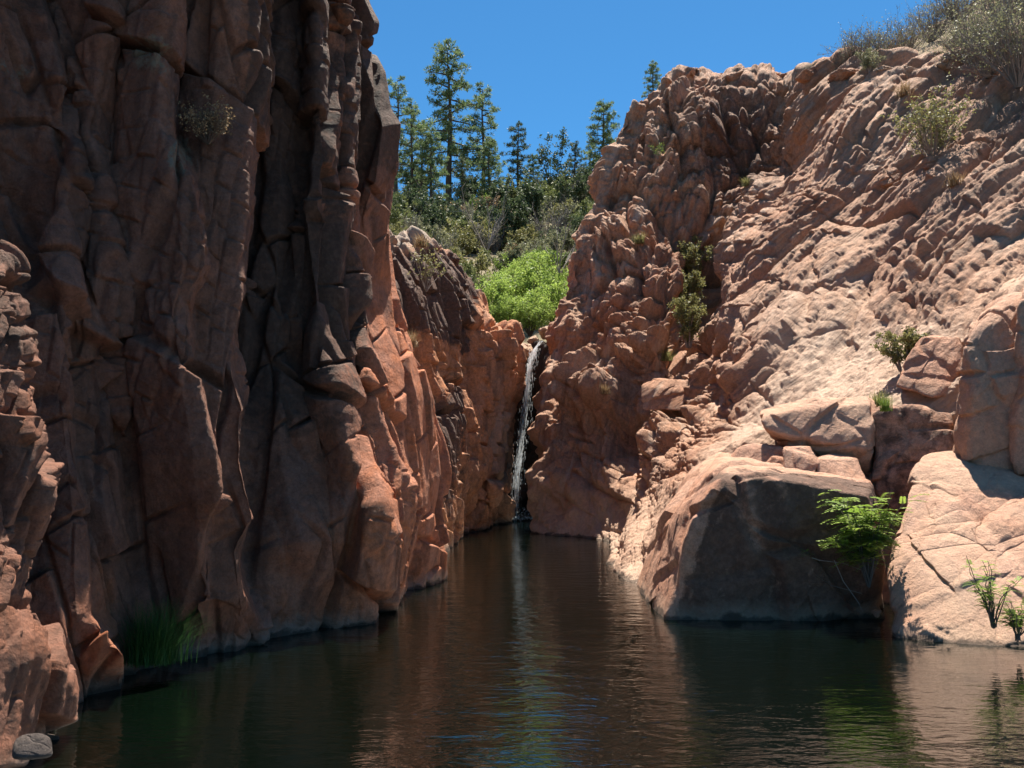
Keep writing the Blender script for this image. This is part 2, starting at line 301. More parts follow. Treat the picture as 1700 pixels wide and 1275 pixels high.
# ------------------------------------------------------------------ left canyon wall
L = [
 [(-420, -260, 5.2), (-420, 1400, 5.0)],
 [(-60, -260, 6.2), (-60, 600, 6.0), (-60, 1250, 5.6)],
 [(-10, -260, 6.8), (-10, 300, 6.6), (20, 560, 6.5), (40, 800, 6.4), (60, 1180, 6.0)],
 [(35, -260, 7.2), (38, 0, 7.2), (48, 150, 7.1), (40, 330, 7.0), (62, 440, 6.9), (90, 520, 6.75), (100, 600, 6.65), (118, 780, 6.5), (130, 1023, 6.25), (140, 1158, None)],
 [(60, -260, 7.3), (66, 0, 7.3), (110, 170, 7.15), (120, 300, 7.1), (100, 345, 7.0), (104, 440, 6.9), (112, 520, 6.85), (117, 600, 6.75), (141, 780, 6.6), (157, 1020, 6.4), (205, 1090, 6.3), (211, 1145, None)],
 [(68, -260, 7.6), (76, 0, 7.6), (121, 200, 7.5), (128, 330, 7.4), (108, 440, 7.3), (116, 520, 7.25), (121, 600, 7.15), (146, 780, 7.0), (160, 1020, 6.8), (203, 1080, 6.7), (213, 1132, None)],
 [(170, -260, 7.5), (182, 0, 7.5), (160, 140, 7.45), (142, 220, 7.4), (165, 290, 7.4), (186, 440, 7.3), (182, 560, 7.3), (165, 620, 7.3), (200, 780, 7.25), (201, 850, 7.3), (200, 1000, 7.3), (238, 1112, None)],
 [(190, -260, 7.8), (195, 0, 7.8), (190, 200, 7.75), (190, 400, 7.7), (192, 600, 7.65), (212, 780, 7.6), (222, 930, 7.6), (258, 1109, None)],
 [(215, -260, 7.7), (205, 0, 7.7), (205, 250, 7.6), (200, 450, 7.5), (205, 620, 7.45), (232, 770, 7.45), (250, 850, 7.6), (268, 930, 7.7), (300, 1099, None)],
 [(265, -260, 7.55), (268, 0, 7.55), (262, 200, 7.5), (290, 300, 7.4), (300, 430, 7.35), (285, 520, 7.35), (300, 640, 7.3), (322, 760, 7.35), (330, 850, 7.5), (330, 1000, 7.6), (332, 1094, None)],
 [(288, -260, 7.75), (291, 0, 7.7), (284, 225, 7.6), (322, 285, 7.5), (340, 400, 7.45), (347, 440, 7.45), (318, 510, 7.5), (326, 620, 7.4), (350, 750, 7.4), (362, 830, 7.45), (347, 880, 7.55), (352, 1000, 7.6), (352, 1090, None)],
 [(295, -260, 8.15), (298, 0, 8.12), (294, 225, 8.05), (326, 290, 7.85), (344, 400, 7.8), (348, 440, 7.8), (324, 515, 7.8), (333, 620, 7.75), (357, 760, 7.7), (368, 830, 7.72), (354, 890, 7.75), (358, 1000, 7.75), (362, 1087, None)],
 [(365, -260, 8.05), (362, 0, 8.05), (350, 200, 7.95), (358, 400, 7.95), (360, 600, 7.85), (380, 700, 7.82), (382, 850, 7.82), (385, 920, 7.8), (395, 1000, 7.85), (400, 1082, None)],
 [(420, -260, 8.25), (415, 0, 8.2), (411, 90, 8.2), (401, 200, 8.15), (396, 300, 8.1), (391, 450, 8.0), (387, 600, 7.95), (411, 680, 7.85), (404, 760, 7.85), (418, 830, 7.85), (424, 870, 7.85), (406, 920, 7.85), (424, 1000, 7.95), (433, 1072, None)],
 [(424, -260, 9.5), (418, 0, 9.5), (406, 200, 9.4), (400, 300, 9.4), (395, 450, 9.3), (391, 600, 9.2), (414, 690, 9.0), (408, 760, 8.9), (421, 840, 8.8), (427, 880, 8.75), (412, 930, 8.7), (429, 1000, 8.65), (443, 1062, None)],
 [(470, -260, 9.5), (465, 300, 9.4), (455, 600, 9.15), (470, 780, 8.9), (500, 900, 8.8), (528, 1045, None)],
 [(500, -260, 9.75), (505, 300, 9.65), (497, 500, 9.55), (505, 650, 9.4), (540, 780, 9.3), (545, 900, 9.1), (560, 1040, None)],
 [(526, -260, 9.35), (524, 0, 9.35), (528, 250, 9.3), (520, 330, 9.2), (523, 400, 9.3), (528, 560, 9.3), (552, 680, 9.25), (580, 760, 9.2), (606, 840, 9.2), (612, 900, 9.25), (604, 1035, None)],
 [(533, -260, 9.5), (532, 0, 9.5), (540, 250, 9.45), (530, 400, 9.45), (535, 560, 9.45), (562, 680, 9.4), (590, 760, 9.35), (619, 840, 9.3), (623, 900, 9.35), (613, 1034, None)],
 [(541, -260, 10.2), (540, 0, 10.2), (548, 250, 10.2), (540, 400, 10.2), (548, 560, 10.2), (575, 680, 10.15), (600, 760, 10.1), (626, 840, 10.1), (632, 900, 10.1), (632, 1005, None)],
 [(570, -260, 10.2), (560, 0, 10.1), (570, 150, 10.1), (575, 300, 10.1), (572, 450, 10.2), (578, 520, 10.2), (605, 640, 10.1), (632, 720, 10.2), (672, 830, 10.5), (655, 930, 10.9), (678, 985, None)],
 [(577, -260, 10.8), (580, 0, 10.8), (590, 150, 10.8), (585, 300, 10.9), (590, 450, 11.1), (598, 520, 11.0), (622, 640, 10.9), (648, 720, 11.0), (685, 830, 11.2), (668, 930, 11.5), (690, 975, None)],
 [(575, -260, 10.9), (588, 0, 10.8), (602, 40, 10.8), (600, 100, 10.8), (620, 150, 10.7), (636, 210, 10.7), (625, 300, 10.8), (605, 360, 11.0), (610, 470, 11.2), (640, 570, 11.4), (668, 650, 11.6), (700, 740, 12.1), (712, 850, 12.3), (708, 910, 12.5), (722, 967, None)],
 [(598, -260, 11.2), (603, 0, 11.1), (621, 40, 11.1), (616, 80, 11.1), (640, 120, 11.1), (650, 180, 11.1), (666, 205, 11.1), (662, 250, 11.2), (655, 300, 11.3), (646, 370, 11.5), (648, 420, 11.6), (652, 480, 11.8), (668, 550, 12.0), (690, 610, 12.2), (712, 660, 12.4), (728, 720, 12.8), (734, 790, 13.0), (724, 850, 13.1), (736, 910, 13.2), (740, 960, None)],
 [(595, -260, 13), (600, 0, 13), (615, 40, 13), (612, 80, 13), (632, 120, 13), (642, 180, 13), (655, 205, 13), (650, 250, 13.2), (645, 300, 13.3), (638, 370, 13.5), (642, 420, 13.6), (645, 480, 13.8), (662, 550, 14.0), (684, 610, 14.2), (706, 660, 14.4), (722, 720, 14.8), (728, 790, 15.0), (722, 850, 15.1), (734, 910, 15.2), (738, 945, None)],
 [(470, -260, 19), (500, 400, 18), (560, 600, 17.5), (640, 760, 18), (640, 930, 18)],
]
def left_wall():
    P, px, py, cu = loft(L, 1000, 900, back=(-5, 1.5, .6), sm=1)
    nr, nc = P.shape[:2]; p = P.reshape(-1, 3); X = px.ravel(); Yp = py.ravel()
    A1 = axes(p, (.75, .62, -.14), (.42, .25, .85), (.6, -.8, .1)); A2 = axes(p, (.8, .5, .25), (-.5, -.2, .82), (.6, -.8, -.1))
    h1, e1, id1 = joints(A1, (.95, 2.1, 1.3), 3, .05, 1.0); h2, e2, id2 = joints(A2, (.42, .85, .7), 8, .03, 1.0); h3, e3, id3 = joints(A1, (.15, .28, .25), 12, .02, 1.0)
    c1, _, _ = chip(p, (.3, .7, .7), 5, rot=(.1, .05, 1)); c3, _, _ = chip(p, (2.4, 4.2, 4.2), 6, rot=(.3, .1, 1))
    cr = lambda e, w: np.exp(-(e / w) ** 2)
    am = np.clip(p[:, 1] / 9, .7, 1.3)
    rough = sstep(-.05, .45, fbm(p, .8, 3, 40)); r2 = sstep(-.35, .35, fbm(p, .5, 3, 44))
    d = am * (.12 * c1 + .20 * h1 + .11 * h2 * r2 + .035 * h3 * rough + .03 * c3 * rough) + .012 * fbm(p, 5, 5, 30, .6)
    d -= .03 * cr(e2, .012) * r2 * (1 - rough)
    d = (d - np.median(d)) * (1 - .5 * sstep(19.5, 22, cu.ravel())) - .08 * sstep(19.5, 22, cu.ravel())
    # rough strip of broken edges low on the outer ribs
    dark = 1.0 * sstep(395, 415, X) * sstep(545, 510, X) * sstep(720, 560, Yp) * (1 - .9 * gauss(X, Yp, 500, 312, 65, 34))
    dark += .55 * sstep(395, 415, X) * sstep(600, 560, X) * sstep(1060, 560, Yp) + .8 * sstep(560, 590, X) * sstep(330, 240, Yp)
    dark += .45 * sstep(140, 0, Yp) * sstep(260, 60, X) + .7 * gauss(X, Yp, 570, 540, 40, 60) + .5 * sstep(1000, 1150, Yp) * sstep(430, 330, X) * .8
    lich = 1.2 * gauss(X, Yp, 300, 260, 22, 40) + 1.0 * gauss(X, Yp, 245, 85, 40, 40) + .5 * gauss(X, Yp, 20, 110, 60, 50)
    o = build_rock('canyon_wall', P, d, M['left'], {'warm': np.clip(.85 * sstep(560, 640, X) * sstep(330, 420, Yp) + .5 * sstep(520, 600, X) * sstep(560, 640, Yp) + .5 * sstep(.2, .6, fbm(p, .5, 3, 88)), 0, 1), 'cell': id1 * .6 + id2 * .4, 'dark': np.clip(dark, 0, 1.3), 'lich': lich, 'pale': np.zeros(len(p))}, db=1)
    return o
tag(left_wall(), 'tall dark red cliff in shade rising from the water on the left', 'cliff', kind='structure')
# near buttress at the left edge
B = [
 [(-300, 250, 4.6), (-300, 1400, 4.2)],
 [(-60, 330, 4.9), (-60, 700, 4.75), (-50, 1000, 4.6), (-30, 1330, None)],
 [(-14, 420, 5.1), (0, 600, 4.95), (10, 760, 4.95), (-4, 900, 4.95), (8, 1000, 4.85), (30, 1100, 4.85), (50, 1268, None)],
 [(2, 440, 5.3), (22, 520, 5.2), (34, 600, 5.15), (42, 690, 5.15), (62, 790, 5.15), (66, 830, 5.2), (40, 910, 5.25), (34, 970, 5.2), (60, 1004, 5.15), (82, 1046, 5.15), (98, 1110, 5.2), (106, 1228, None)],
 [(-6, 440, 6.0), (14, 520, 6.0), (27, 600, 5.9), (36, 690, 5.9), (56, 790, 5.9), (61, 830, 5.9), (36, 910, 5.9), (30, 970, 5.8), (55, 1004, 5.8), (78, 1046, 5.8), (95, 1110, 5.8), (104, 1185, None)],
 [(-100, 440, 6.6), (-60, 1200, 6.4)],
]
def buttress():
    P, px, py, cu = loft(B, 620, 260, back=(-1.5, .5, .2), sm=2)
    p = P.reshape(-1, 3); X = px.ravel(); Yp = py.ravel()
    A1 = axes(p, (.8, .5, -.2), (.4, .25, .85), (.6, -.8, .1)); top = sstep(1010, 930, Yp)
    h1, e1, i1 = joints(A1, (.45, .9, .6), 61, .03, 1.0); h2, e2, i2 = joints(A1, (.10, .5, .3), 66, .015, 1.0); h3, e3, i3 = joints(A1, (.045, .16, .12), 69, .01, 1)
    d = .10 * h1 + .05 * h2 * (.3 + .7 * top) + .018 * h3 * (.2 + top) + .02 * fbm(p, 3, 5, 5, .6)
    return build_rock('rock_buttress', P, d, M['left'], {'warm': np.full(len(p), .2), 'cell': i1 * .5 + i2 * .5, 'dark': np.clip(.55 * sstep(640, 560, Yp), 0, 1), 'lich': np.zeros(len(p)) - .3, 'pale': .0 * sstep(560, 700, Yp) * sstep(1000, 900, Yp)})
tag(buttress(), 'leaning flaky rock buttress at the left edge beside the grey boulder', 'rock')
# ------------------------------------------------------------------ outcrop left of the waterfall
Mo = [
 [(560, 380, 16.5), (560, 920, 16.5)],
 [(640, 384, 20), (640, 480, 18.5), (645, 600, 18), (670, 700, 17.2), (716, 790, 17.2), (722, 900, 17.6)],
 [(660, 390, 20.5), (660, 480, 19), (668, 560, 18.6), (690, 640, 18.5), (722, 700, 18.5), (742, 770, 18.6), (748, 860, 18.8), (752, 903, None)],
 [(705, 393, 22), (702, 450, 20.5), (708, 560, 20), (722, 640, 19.8), (748, 720, 19.6), (762, 800, 19.4), (764, 860, 19.6), (766, 897, None)],
 [(735, 404, 23.5), (740, 460, 22), (746, 540, 21.8), (740, 620, 21.8), (764, 700, 22), (768, 800, 22), (770, 884, None)],
 [(757, 420, 24), (762, 470, 22.8), (768, 540, 22.6), (750, 610, 22.6), (775, 680, 22.6), (795, 780, 22.8), (800, 877, None)],
 [(772, 450, 24.8), (782, 500, 23.8), (792, 540, 23.2), (780, 575, 23), (788, 650, 23), (808, 720, 23), (812, 800, 23.2), (815, 873, None)],
 [(785, 480, 26), (800, 525, 25), (826, 550, 24.2), (842, 580, 24), (838, 640, 24), (826, 720, 24.2), (828, 800, 24.6), (828, 870, None)],
 [(790, 490, 27.5), (804, 530, 27), (834, 556, 26), (850, 588, 25.6), (856, 618, 25.6), (849, 680, 26), (842, 740, 26.5), (842, 800, 27), (840, 866, None)],
 [(790, 495, 31), (804, 540, 31), (834, 566, 30.5), (849, 600, 30.5), (853, 630, 30.5), (846, 680, 30.5), (840, 740, 30.5), (840, 860, 30.5)],
]
def mid_outcrop():
    P, px, py, cu = loft(Mo, 520, 420, back=(-3, 7, .3), sm=3)
    p = P.reshape(-1, 3); X = px.ravel(); Yp = py.ravel()
    h1, e1, i1 = facet(frame(p, (-.35, .1, .9)), (.25, .8, .8), 71, 1.1); h2, e2, i2 = facet(p, (1.6, 1.6, .8), 76, 1.1); h3, e3, i3 = facet(p, (4, 4, 2.5), 79, 1)
    A1 = axes(p, (.8, .5, .35), (-.35, .1, .93), (.6, -.8, .1)); g1, _, _ = chip(p, (.25, .6, .6), 72, rot=(-.4, .1, .9))
    j1, e1, i1 = joints(A1, (1.3, 3.2, 1.8), 71, .10, 1.0); j2, e2, i2 = joints(A1, (.5, 1.3, .9), 74, .05, 1.0); j3, _, _ = joints(A1, (.2, .5, .4), 76, .04, 1.0)
    d = .3 * g1 + .28 * j1 + .15 * j2 + .05 * j3 + .04 * fbm(p, 1.5, 5, 5)
    up = sstep(575, 545, Yp - .35 * (X - 700)) 
    lip = 1 - sstep(780, 800, X)
    dark = .8 * up * lip + .8 * gauss(X, Yp, 745, 790, 26, 95) + .85 * gauss(X, Yp, 742, 690, 22, 60) + .45 * gauss(X, Yp, 838, 780, 14, 90) 
    pale = sstep(425, 400, Yp) * lip * sstep(800, 700, X) + .55 * gauss(X, Yp, 835, 740, 14, 120)
    return build_rock('rock_outcrop', P, d, M['orange'], {'cell': i1 * .5 + i2 * .5, 'dark': np.clip(dark, 0, 1.2) * (1 - sstep(425, 400, Yp)), 'lich': lip * up * .25, 'pale': pale})
tag(mid_outcrop(), 'orange rock outcrop with a dark grey crown left of the waterfall', 'rock')
# ------------------------------------------------------------------ dark slot behind the fall
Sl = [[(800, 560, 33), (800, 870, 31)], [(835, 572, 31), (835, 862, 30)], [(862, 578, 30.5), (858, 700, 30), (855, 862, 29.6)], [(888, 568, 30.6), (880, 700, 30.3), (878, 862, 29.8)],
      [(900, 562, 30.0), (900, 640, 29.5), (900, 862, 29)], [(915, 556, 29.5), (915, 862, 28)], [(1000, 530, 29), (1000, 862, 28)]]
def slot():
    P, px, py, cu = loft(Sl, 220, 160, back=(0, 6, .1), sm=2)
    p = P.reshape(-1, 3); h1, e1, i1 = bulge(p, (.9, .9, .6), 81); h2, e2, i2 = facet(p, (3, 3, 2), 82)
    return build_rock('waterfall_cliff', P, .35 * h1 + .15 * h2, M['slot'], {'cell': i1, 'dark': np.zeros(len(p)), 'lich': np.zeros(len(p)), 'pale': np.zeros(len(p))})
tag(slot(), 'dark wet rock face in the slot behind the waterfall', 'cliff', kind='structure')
# ------------------------------------------------------------------ right canyon wall
Rw = [
 [(960, 560, 31), (985, 330, 31), (1000, 900, 31)][:1] + [(985, 700, 30), (985, 890, 29)],
 [(935, 470, 27), (915, 600, 26), (905, 700, 25.5), (898, 800, 25), (893, 875, None)],
 None,
]
SIL = [(1155, 112, 27), (1130, 121, 26), (1090, 146, 25.5), (1055, 172, 25), (1035, 192, 24.8), (1026, 222, 24.6), (1014, 262, 24.4), (1003, 292, 24.2), (990, 335, 24), (973, 385, 23.8), (956, 430, 23.6), (938, 482, 23.4), (918, 545, 23.2), (905, 605, 23.1), (899, 700, 23), (891, 800, 22.9), (889, 884, None)]
Rw = [
 [(1260, 128, 33), (1130, 150, 32), (1040, 260, 31), (980, 420, 30), (940, 600, 29), (915, 875, 27)],
 [(1175, 118, 29), (1140, 130, 28), (1075, 175, 27.5), (1030, 268, 27), (988, 390, 26.5), (928, 550, 26), (908, 700, 25.5), (900, 870, 25)],
 SIL,
 [(1165, 111, 27), (1148, 125, 25.2), (1105, 165, 24), (1062, 230, 23.4), (1018, 330, 22.9), (985, 450, 22.5), (965, 560, 22.4), (945, 680, 22.4), (925, 800, 22.2), (915, 888, None)],
 [(1180, 109, 27), (1170, 125, 25), (1140, 170, 23.3), (1105, 240, 22.6), (1072, 340, 21.9), (1045, 450, 21.4), (1020, 560, 21.4), (985, 620, 21.3), (985, 660, 21.0), (985, 800, 21.6), (962, 893, None)],
 [(1215, 110, 26.5), (1210, 130, 25), (1190, 185, 23), (1160, 260, 22.4), (1125, 360, 21.6), (1085, 450, 20.7), (1062, 560, 20.5), (1045, 660, 20.6), (1035, 760, 20.6), (1000, 897, None)],
 [(1255, 113, 26), (1252, 135, 24.6), (1240, 190, 23.2), (1215, 260, 22.6), (1180, 350, 22.0), (1130, 470, 21.2), (1095, 560, 20.0), (1075, 640, 19.4), (1062, 700, 19.5), (1050, 800, 19.4), (1018, 902, None)],
 [(1290, 116, 26), (1290, 140, 24.4), (1288, 200, 23.2), (1262, 270, 23.0), (1220, 350, 22.8), (1180, 430, 22.6), (1150, 520, 22.2), (1140, 600, 20.6), (1125, 660, 19.0), (1095, 730, 18.4), (1062, 820, 18.3), (1022, 915, None)],
 [(1325, 117, 25.5), (1320, 145, 24), (1310, 205, 22.8), (1300, 270, 22.0), (1262, 340, 21.4), (1222, 420, 20.8), (1192, 500, 20.0), (1172, 580, 19), (1150, 670, 17.8), (1118, 730, 17.0), (1085, 800, 16.3), (1040, 880, 16), (1026, 930, None)],
 [(1370, 112, 25), (1375, 150, 23), (1380, 210, 21.4), (1360, 280, 20.6), (1320, 360, 19.9), (1280, 430, 19.2), (1245, 510, 18.2), (1215, 590, 17.2), (1190, 660, 16.2), (1150, 730, 15.2), (1105, 810, 14.3), (1062, 900, 13.8), (1044, 965, None)],
 [(1430, 108, 24), (1440, 160, 21.5), (1440, 230, 20.2), (1425, 310, 19.2), (1395, 390, 18.4), (1360, 460, 17.5), (1320, 540, 16.5), (1290, 620, 15.2), (1260, 680, 14.2), (1210, 750, 13.3), (1150, 830, 12.6), (1110, 900, 12.2), (1075, 985, None)],
 [(1500, 112, 22.5), (1515, 180, 20), (1510, 260, 18.6), (1490, 340, 17.7), (1465, 420, 16.7), (1440, 490, 15.7), (1405, 570, 14.5), (1380, 640, 13.3), (1350, 685, 12.6), (1330, 720, 12.9), (1300, 780, 12.4), (1240, 880, 12.2), (1200, 990, 11.5)],
 [(1590, 120, 20.5), (1600, 190, 18.4), (1595, 280, 17.0), (1575, 360, 16.0), (1555, 440, 15.0), (1530, 500, 14.2), (1500, 580, 13.2), (1465, 640, 12.6), (1450, 690, 12.4), (1450, 740, 12.5), (1440, 800, 12.2), (1420, 900, 12), (1400, 1000, 11.5)],
 [(1700, 135, 18.5), (1705, 200, 17), (1700, 290, 15.6), (1685, 370, 14.4), (1665, 440, 13.5), (1640, 500, 12.7), (1600, 560, 12.2), (1560, 640, 11.9), (1540, 720, 11.8), (1540, 830, 11.6), (1540, 1000, 11)],
 [(1850, 120, 17), (1860, 240, 15), (1850, 350, 13.5), (1830, 450, 12.3), (1800, 560, 11.4), (1760, 700, 10.9), (1740, 850, 10.6), (1740, 1000, 10)],
 [(2150, 0, 16), (2150, 300, 13), (2150, 600, 11), (2150, 1050, 9)],
]
def _lean():
    fac = {0: 1.6, 1: 1.8, 2: 2.0, 3: 2.6, 4: 2.7, 5: 2.7, 6: 2.4, 7: 2.1, 8: 1.2}
    for k in range(0, 9):
        c = Rw[k]; f = c[-1][1]; n = []
        for (x, y, Y) in c:
            n.append((x, y, Y if Y is None else Y + fac[k] * min(2.2, (f - y) / 280)))
        n.insert(-1, (n[-1][0] + (n[-2][0] - n[-1][0]) * .12, f + (n[-2][1] - f) * .12, watY(f) + .25))
        Rw[k] = n
_lean()
def right_wall():
    P, px, py, cu = loft(Rw, 980, 900, back=(1.5, 6, -.6), sm=4)
    p = P.reshape(-1, 3); X = px.ravel(); Yp = py.ravel(); U = cu.ravel()
    a = sstep(6.6, 8.2, U)                        # 0 pillar, 1 long slope
    def strat(q, deg):
        c_, s_ = math.cos(math.radians(deg)), math.sin(math.radians(deg))
        return np.stack([q[:, 0] * c_ + q[:, 2] * s_, q[:, 0] * s_ - q[:, 2] * c_ - .05 * q[:, 1], q[:, 1] * .14], 1).astype(f32)
    qa = strat(warp(p, .30, .8, 90), 76); qb = strat(warp(p, .25, .9, 95), 40)
    out = np.zeros(len(p), f32); cell = np.zeros(len(p), f32)
    def both(sa, sb, seed, fn=bulge, **k):
        ha, ea, ia = fn(qa, sa, seed, **k); hb, eb, ib = fn(qb, sb, seed + 1, **k)
        return ha * (1 - a) + hb * a, ea * (1 - a) + eb * a, np.where(a < .5, ia, ib)
    h0, e0, i0 = both((.16, .45, .45), (.14, .5, .5), 100, facet, tilt=1.2)
    def jb(sp, spa, seed, **k):
        ca = np.stack([qa[:, 1], qa[:, 0], qa[:, 2] / .14], 1); cb = np.stack([qb[:, 1], qb[:, 0], qb[:, 2] / .14], 1)
        ha, ea, ia = joints(ca, spa, seed, **k); hb, eb, ib = joints(cb, sp, seed + 1, **k)
        return ha * (1 - a) + hb * a, np.where(a > .5, ib, ia)
    h1, i1 = jb((1.1, 5.5, 6.), (.8, 2.4, 2.5), 110, rnd=.45); h2, i2 = jb((.38, 2.3, 3.), (.36, 1.2, 1.5), 120, rnd=.45); h3, i3 = jb((.13, .9, 1.4), (.15, .5, .7), 130, rnd=.5)
    b0, _, _ = both((.5, 1.6, 1.6), (.35, 1.5, 1.5), 115); b3, _, _ = both((2.2, 5.5, 5.5), (1.3, 6.0, 6.0), 135)
    bl, be, bi = facet(p, (.75, .75, .9), 140, 1.1)
    wva = fbm(qa * np.array((.35, 1.6, 1.6), f32), 1, 3, 163); wvb = fbm(qb * np.array((.35, 1.6, 1.6), f32), 1, 3, 163)
    wav = .55 * vnoise(qa * np.array((.22, .9, .9), f32), 161); wbv = .55 * vnoise(qb * np.array((.22, .9, .9), f32), 160)
    s1 = saw(qa[:, 1] * 1.3 + wav * 1.5 + .35 * wva, .2) * (1 - a) + saw(qb[:, 1] * 1.25 + wbv * 1.5 + .35 * wvb, .2) * a
    s2 = saw(qa[:, 1] * 3.4 + wav * 2.5 + .9 * wva, .25) * (1 - a) + saw(qb[:, 1] * 3.6 + wbv * 2.5 + .9 * wvb, .25) * a
    def bc(sa, sb, seed): return chip(qa, sa, seed)[0] * (1 - a) + chip(qb, sb, seed + 1)[0] * a
    g1 = bc((.28, .8, .8), (.25, .9, .9), 165); g2 = bc((.8, 2.2, 2.2), (.6, 2.6, 2.6), 167); g3 = bc((2.2, 6, 6), (1.6, 7.5, 7.5), 169)
    gul = 1 - .9 * np.exp(-((U - 7.0) / 1.1) ** 2)
    m1 = sstep(-.5, .3, vnoise(p * .6, 170)); m2 = sstep(-.4, .3, vnoise(p * 1.1, 171))
    smooth = sstep(.35, 1.0, np.clip(gauss(X, Yp, 1480, 600, 230, 110) + gauss(X, Yp, 1150, 900, 90, 120) + .9 * gauss(X, Yp, 1300, 690, 120, 50), 0, 1))
    sm2 = np.clip(gauss(X, Yp, 1120, 900, 100, 130) + .8 * gauss(X, Yp, 960, 850, 90, 60), 0, 1); k = (1 - .72 * smooth) * (1 - .6 * sm2)
    sc = np.clip(p[:, 1] / 18, .55, 1.15)
    d = sc * (.40 * h0 + k * ((.36 * h1 + .22 * h2 * (.5 + .5 * m1) + .10 * h3 * (.3 + .7 * m2)) + .08 * b0 + .025 * b3 + (.16 * s1 * m1 + .05 * s2 * m2) * gul) + (1 - .75 * sm2) * (.14 * g1 + .09 * g2 + .02 * g3)) + .03 * fbm(p, 5, 5, 9, .6) - .33 * sc
    # ledges near the fallen blocks low on the slope
    led, le, li = facet(p, (.5, .9, 1.1), 150, .9)
    lm = gauss(X, Yp, 1360, 730, 120, 70)
    d += .35 * led * lm
    d = d * (.35 + .65 * sstep(2.2, 4.0, U)) * (1 - .5 * sstep(190, 140, Yp) * sstep(9, 7.5, U)); d -= np.median(d)
    d += .28 * fbm(p, 1.1, 4, 186, .6) * sstep(4.2, 3.0, U)
    kn = sstep(2.4, 3.6, U) * sstep(8.4, 7.0, U)
    b1, _, _ = bulge(p, (.55, .5, .42), 181, wr=.4); b2, _, _ = bulge(p, (1.3, 1.2, .9), 182, wr=.3); cb1, _, _ = chip(p, (.8, .8, .6), 183, wr=.2)
    kn = kn * (.35 + .65 * sstep(115, 170, Yp))
    d += kn * (.55 * (b1 - .6) + .26 * (b2 - .6) + .4 * (cb1 - .1)) * (1 - sstep(720, 830, Yp))
    d += -1.0 * gauss(X, Yp, 1240, 235, 62, 65) - .7 * gauss(X, Yp, 1165, 470, 28, 130) + .7 * gauss(X, Yp, 1150, 250, 40, 60) + .5 * gauss(X, Yp, 1000, 655, 45, 30) - .6 * gauss(X, Yp, 1000, 720, 35, 40) + .6 * gauss(X, Yp, 1050, 560, 40, 60) 
    dark = .30 * sstep(8.0, 6.5, U) * sstep(620, 300, Yp) * sstep(2.4, 3.4, U) + .5 * gauss(X, Yp, 1230, 240, 80, 90) + .55 * gauss(X, Yp, 1090, 790, 30, 80) + .35 * gauss(X, Yp, 930, 700, 20, 150)  # includes the shade of the hollow under the cap, painted as dark colour
    pale = .95 * smooth + .2 * sstep(9, 10.5, U) + .5 * sstep(500, 700, Yp) * sstep(9, 10, U) + .4 * gauss(X, Yp, 1300, 520, 120, 60) + .5 * sstep(760, 860, Yp)  # last term paints the sunlit foot of the cliff paler
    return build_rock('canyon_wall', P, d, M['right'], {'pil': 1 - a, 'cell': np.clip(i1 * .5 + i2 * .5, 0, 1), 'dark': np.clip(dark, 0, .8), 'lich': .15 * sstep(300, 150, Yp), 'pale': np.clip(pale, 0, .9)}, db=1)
RW = right_wall()
bpy.context.view_layer.update()
def snap(px, py, Y, off=0.0):
    """foot of something standing on the right cliff: where the rock surface is along that sight line, a little sunk in"""
    o = Vector((0, 0, CH)); d = (A(px, py, 10) - o).normalized(); m = RW.matrix_world.inverted()
    ok, loc, nr_, fi = RW.ray_cast(m @ o, d)
    if not ok: return A(px, py, Y)
    return RW.matrix_world @ loc + d * off
tag(RW, 'sunlit pink rock cliff of layered eroded lobes right of the waterfall', 'cliff', kind='structure')
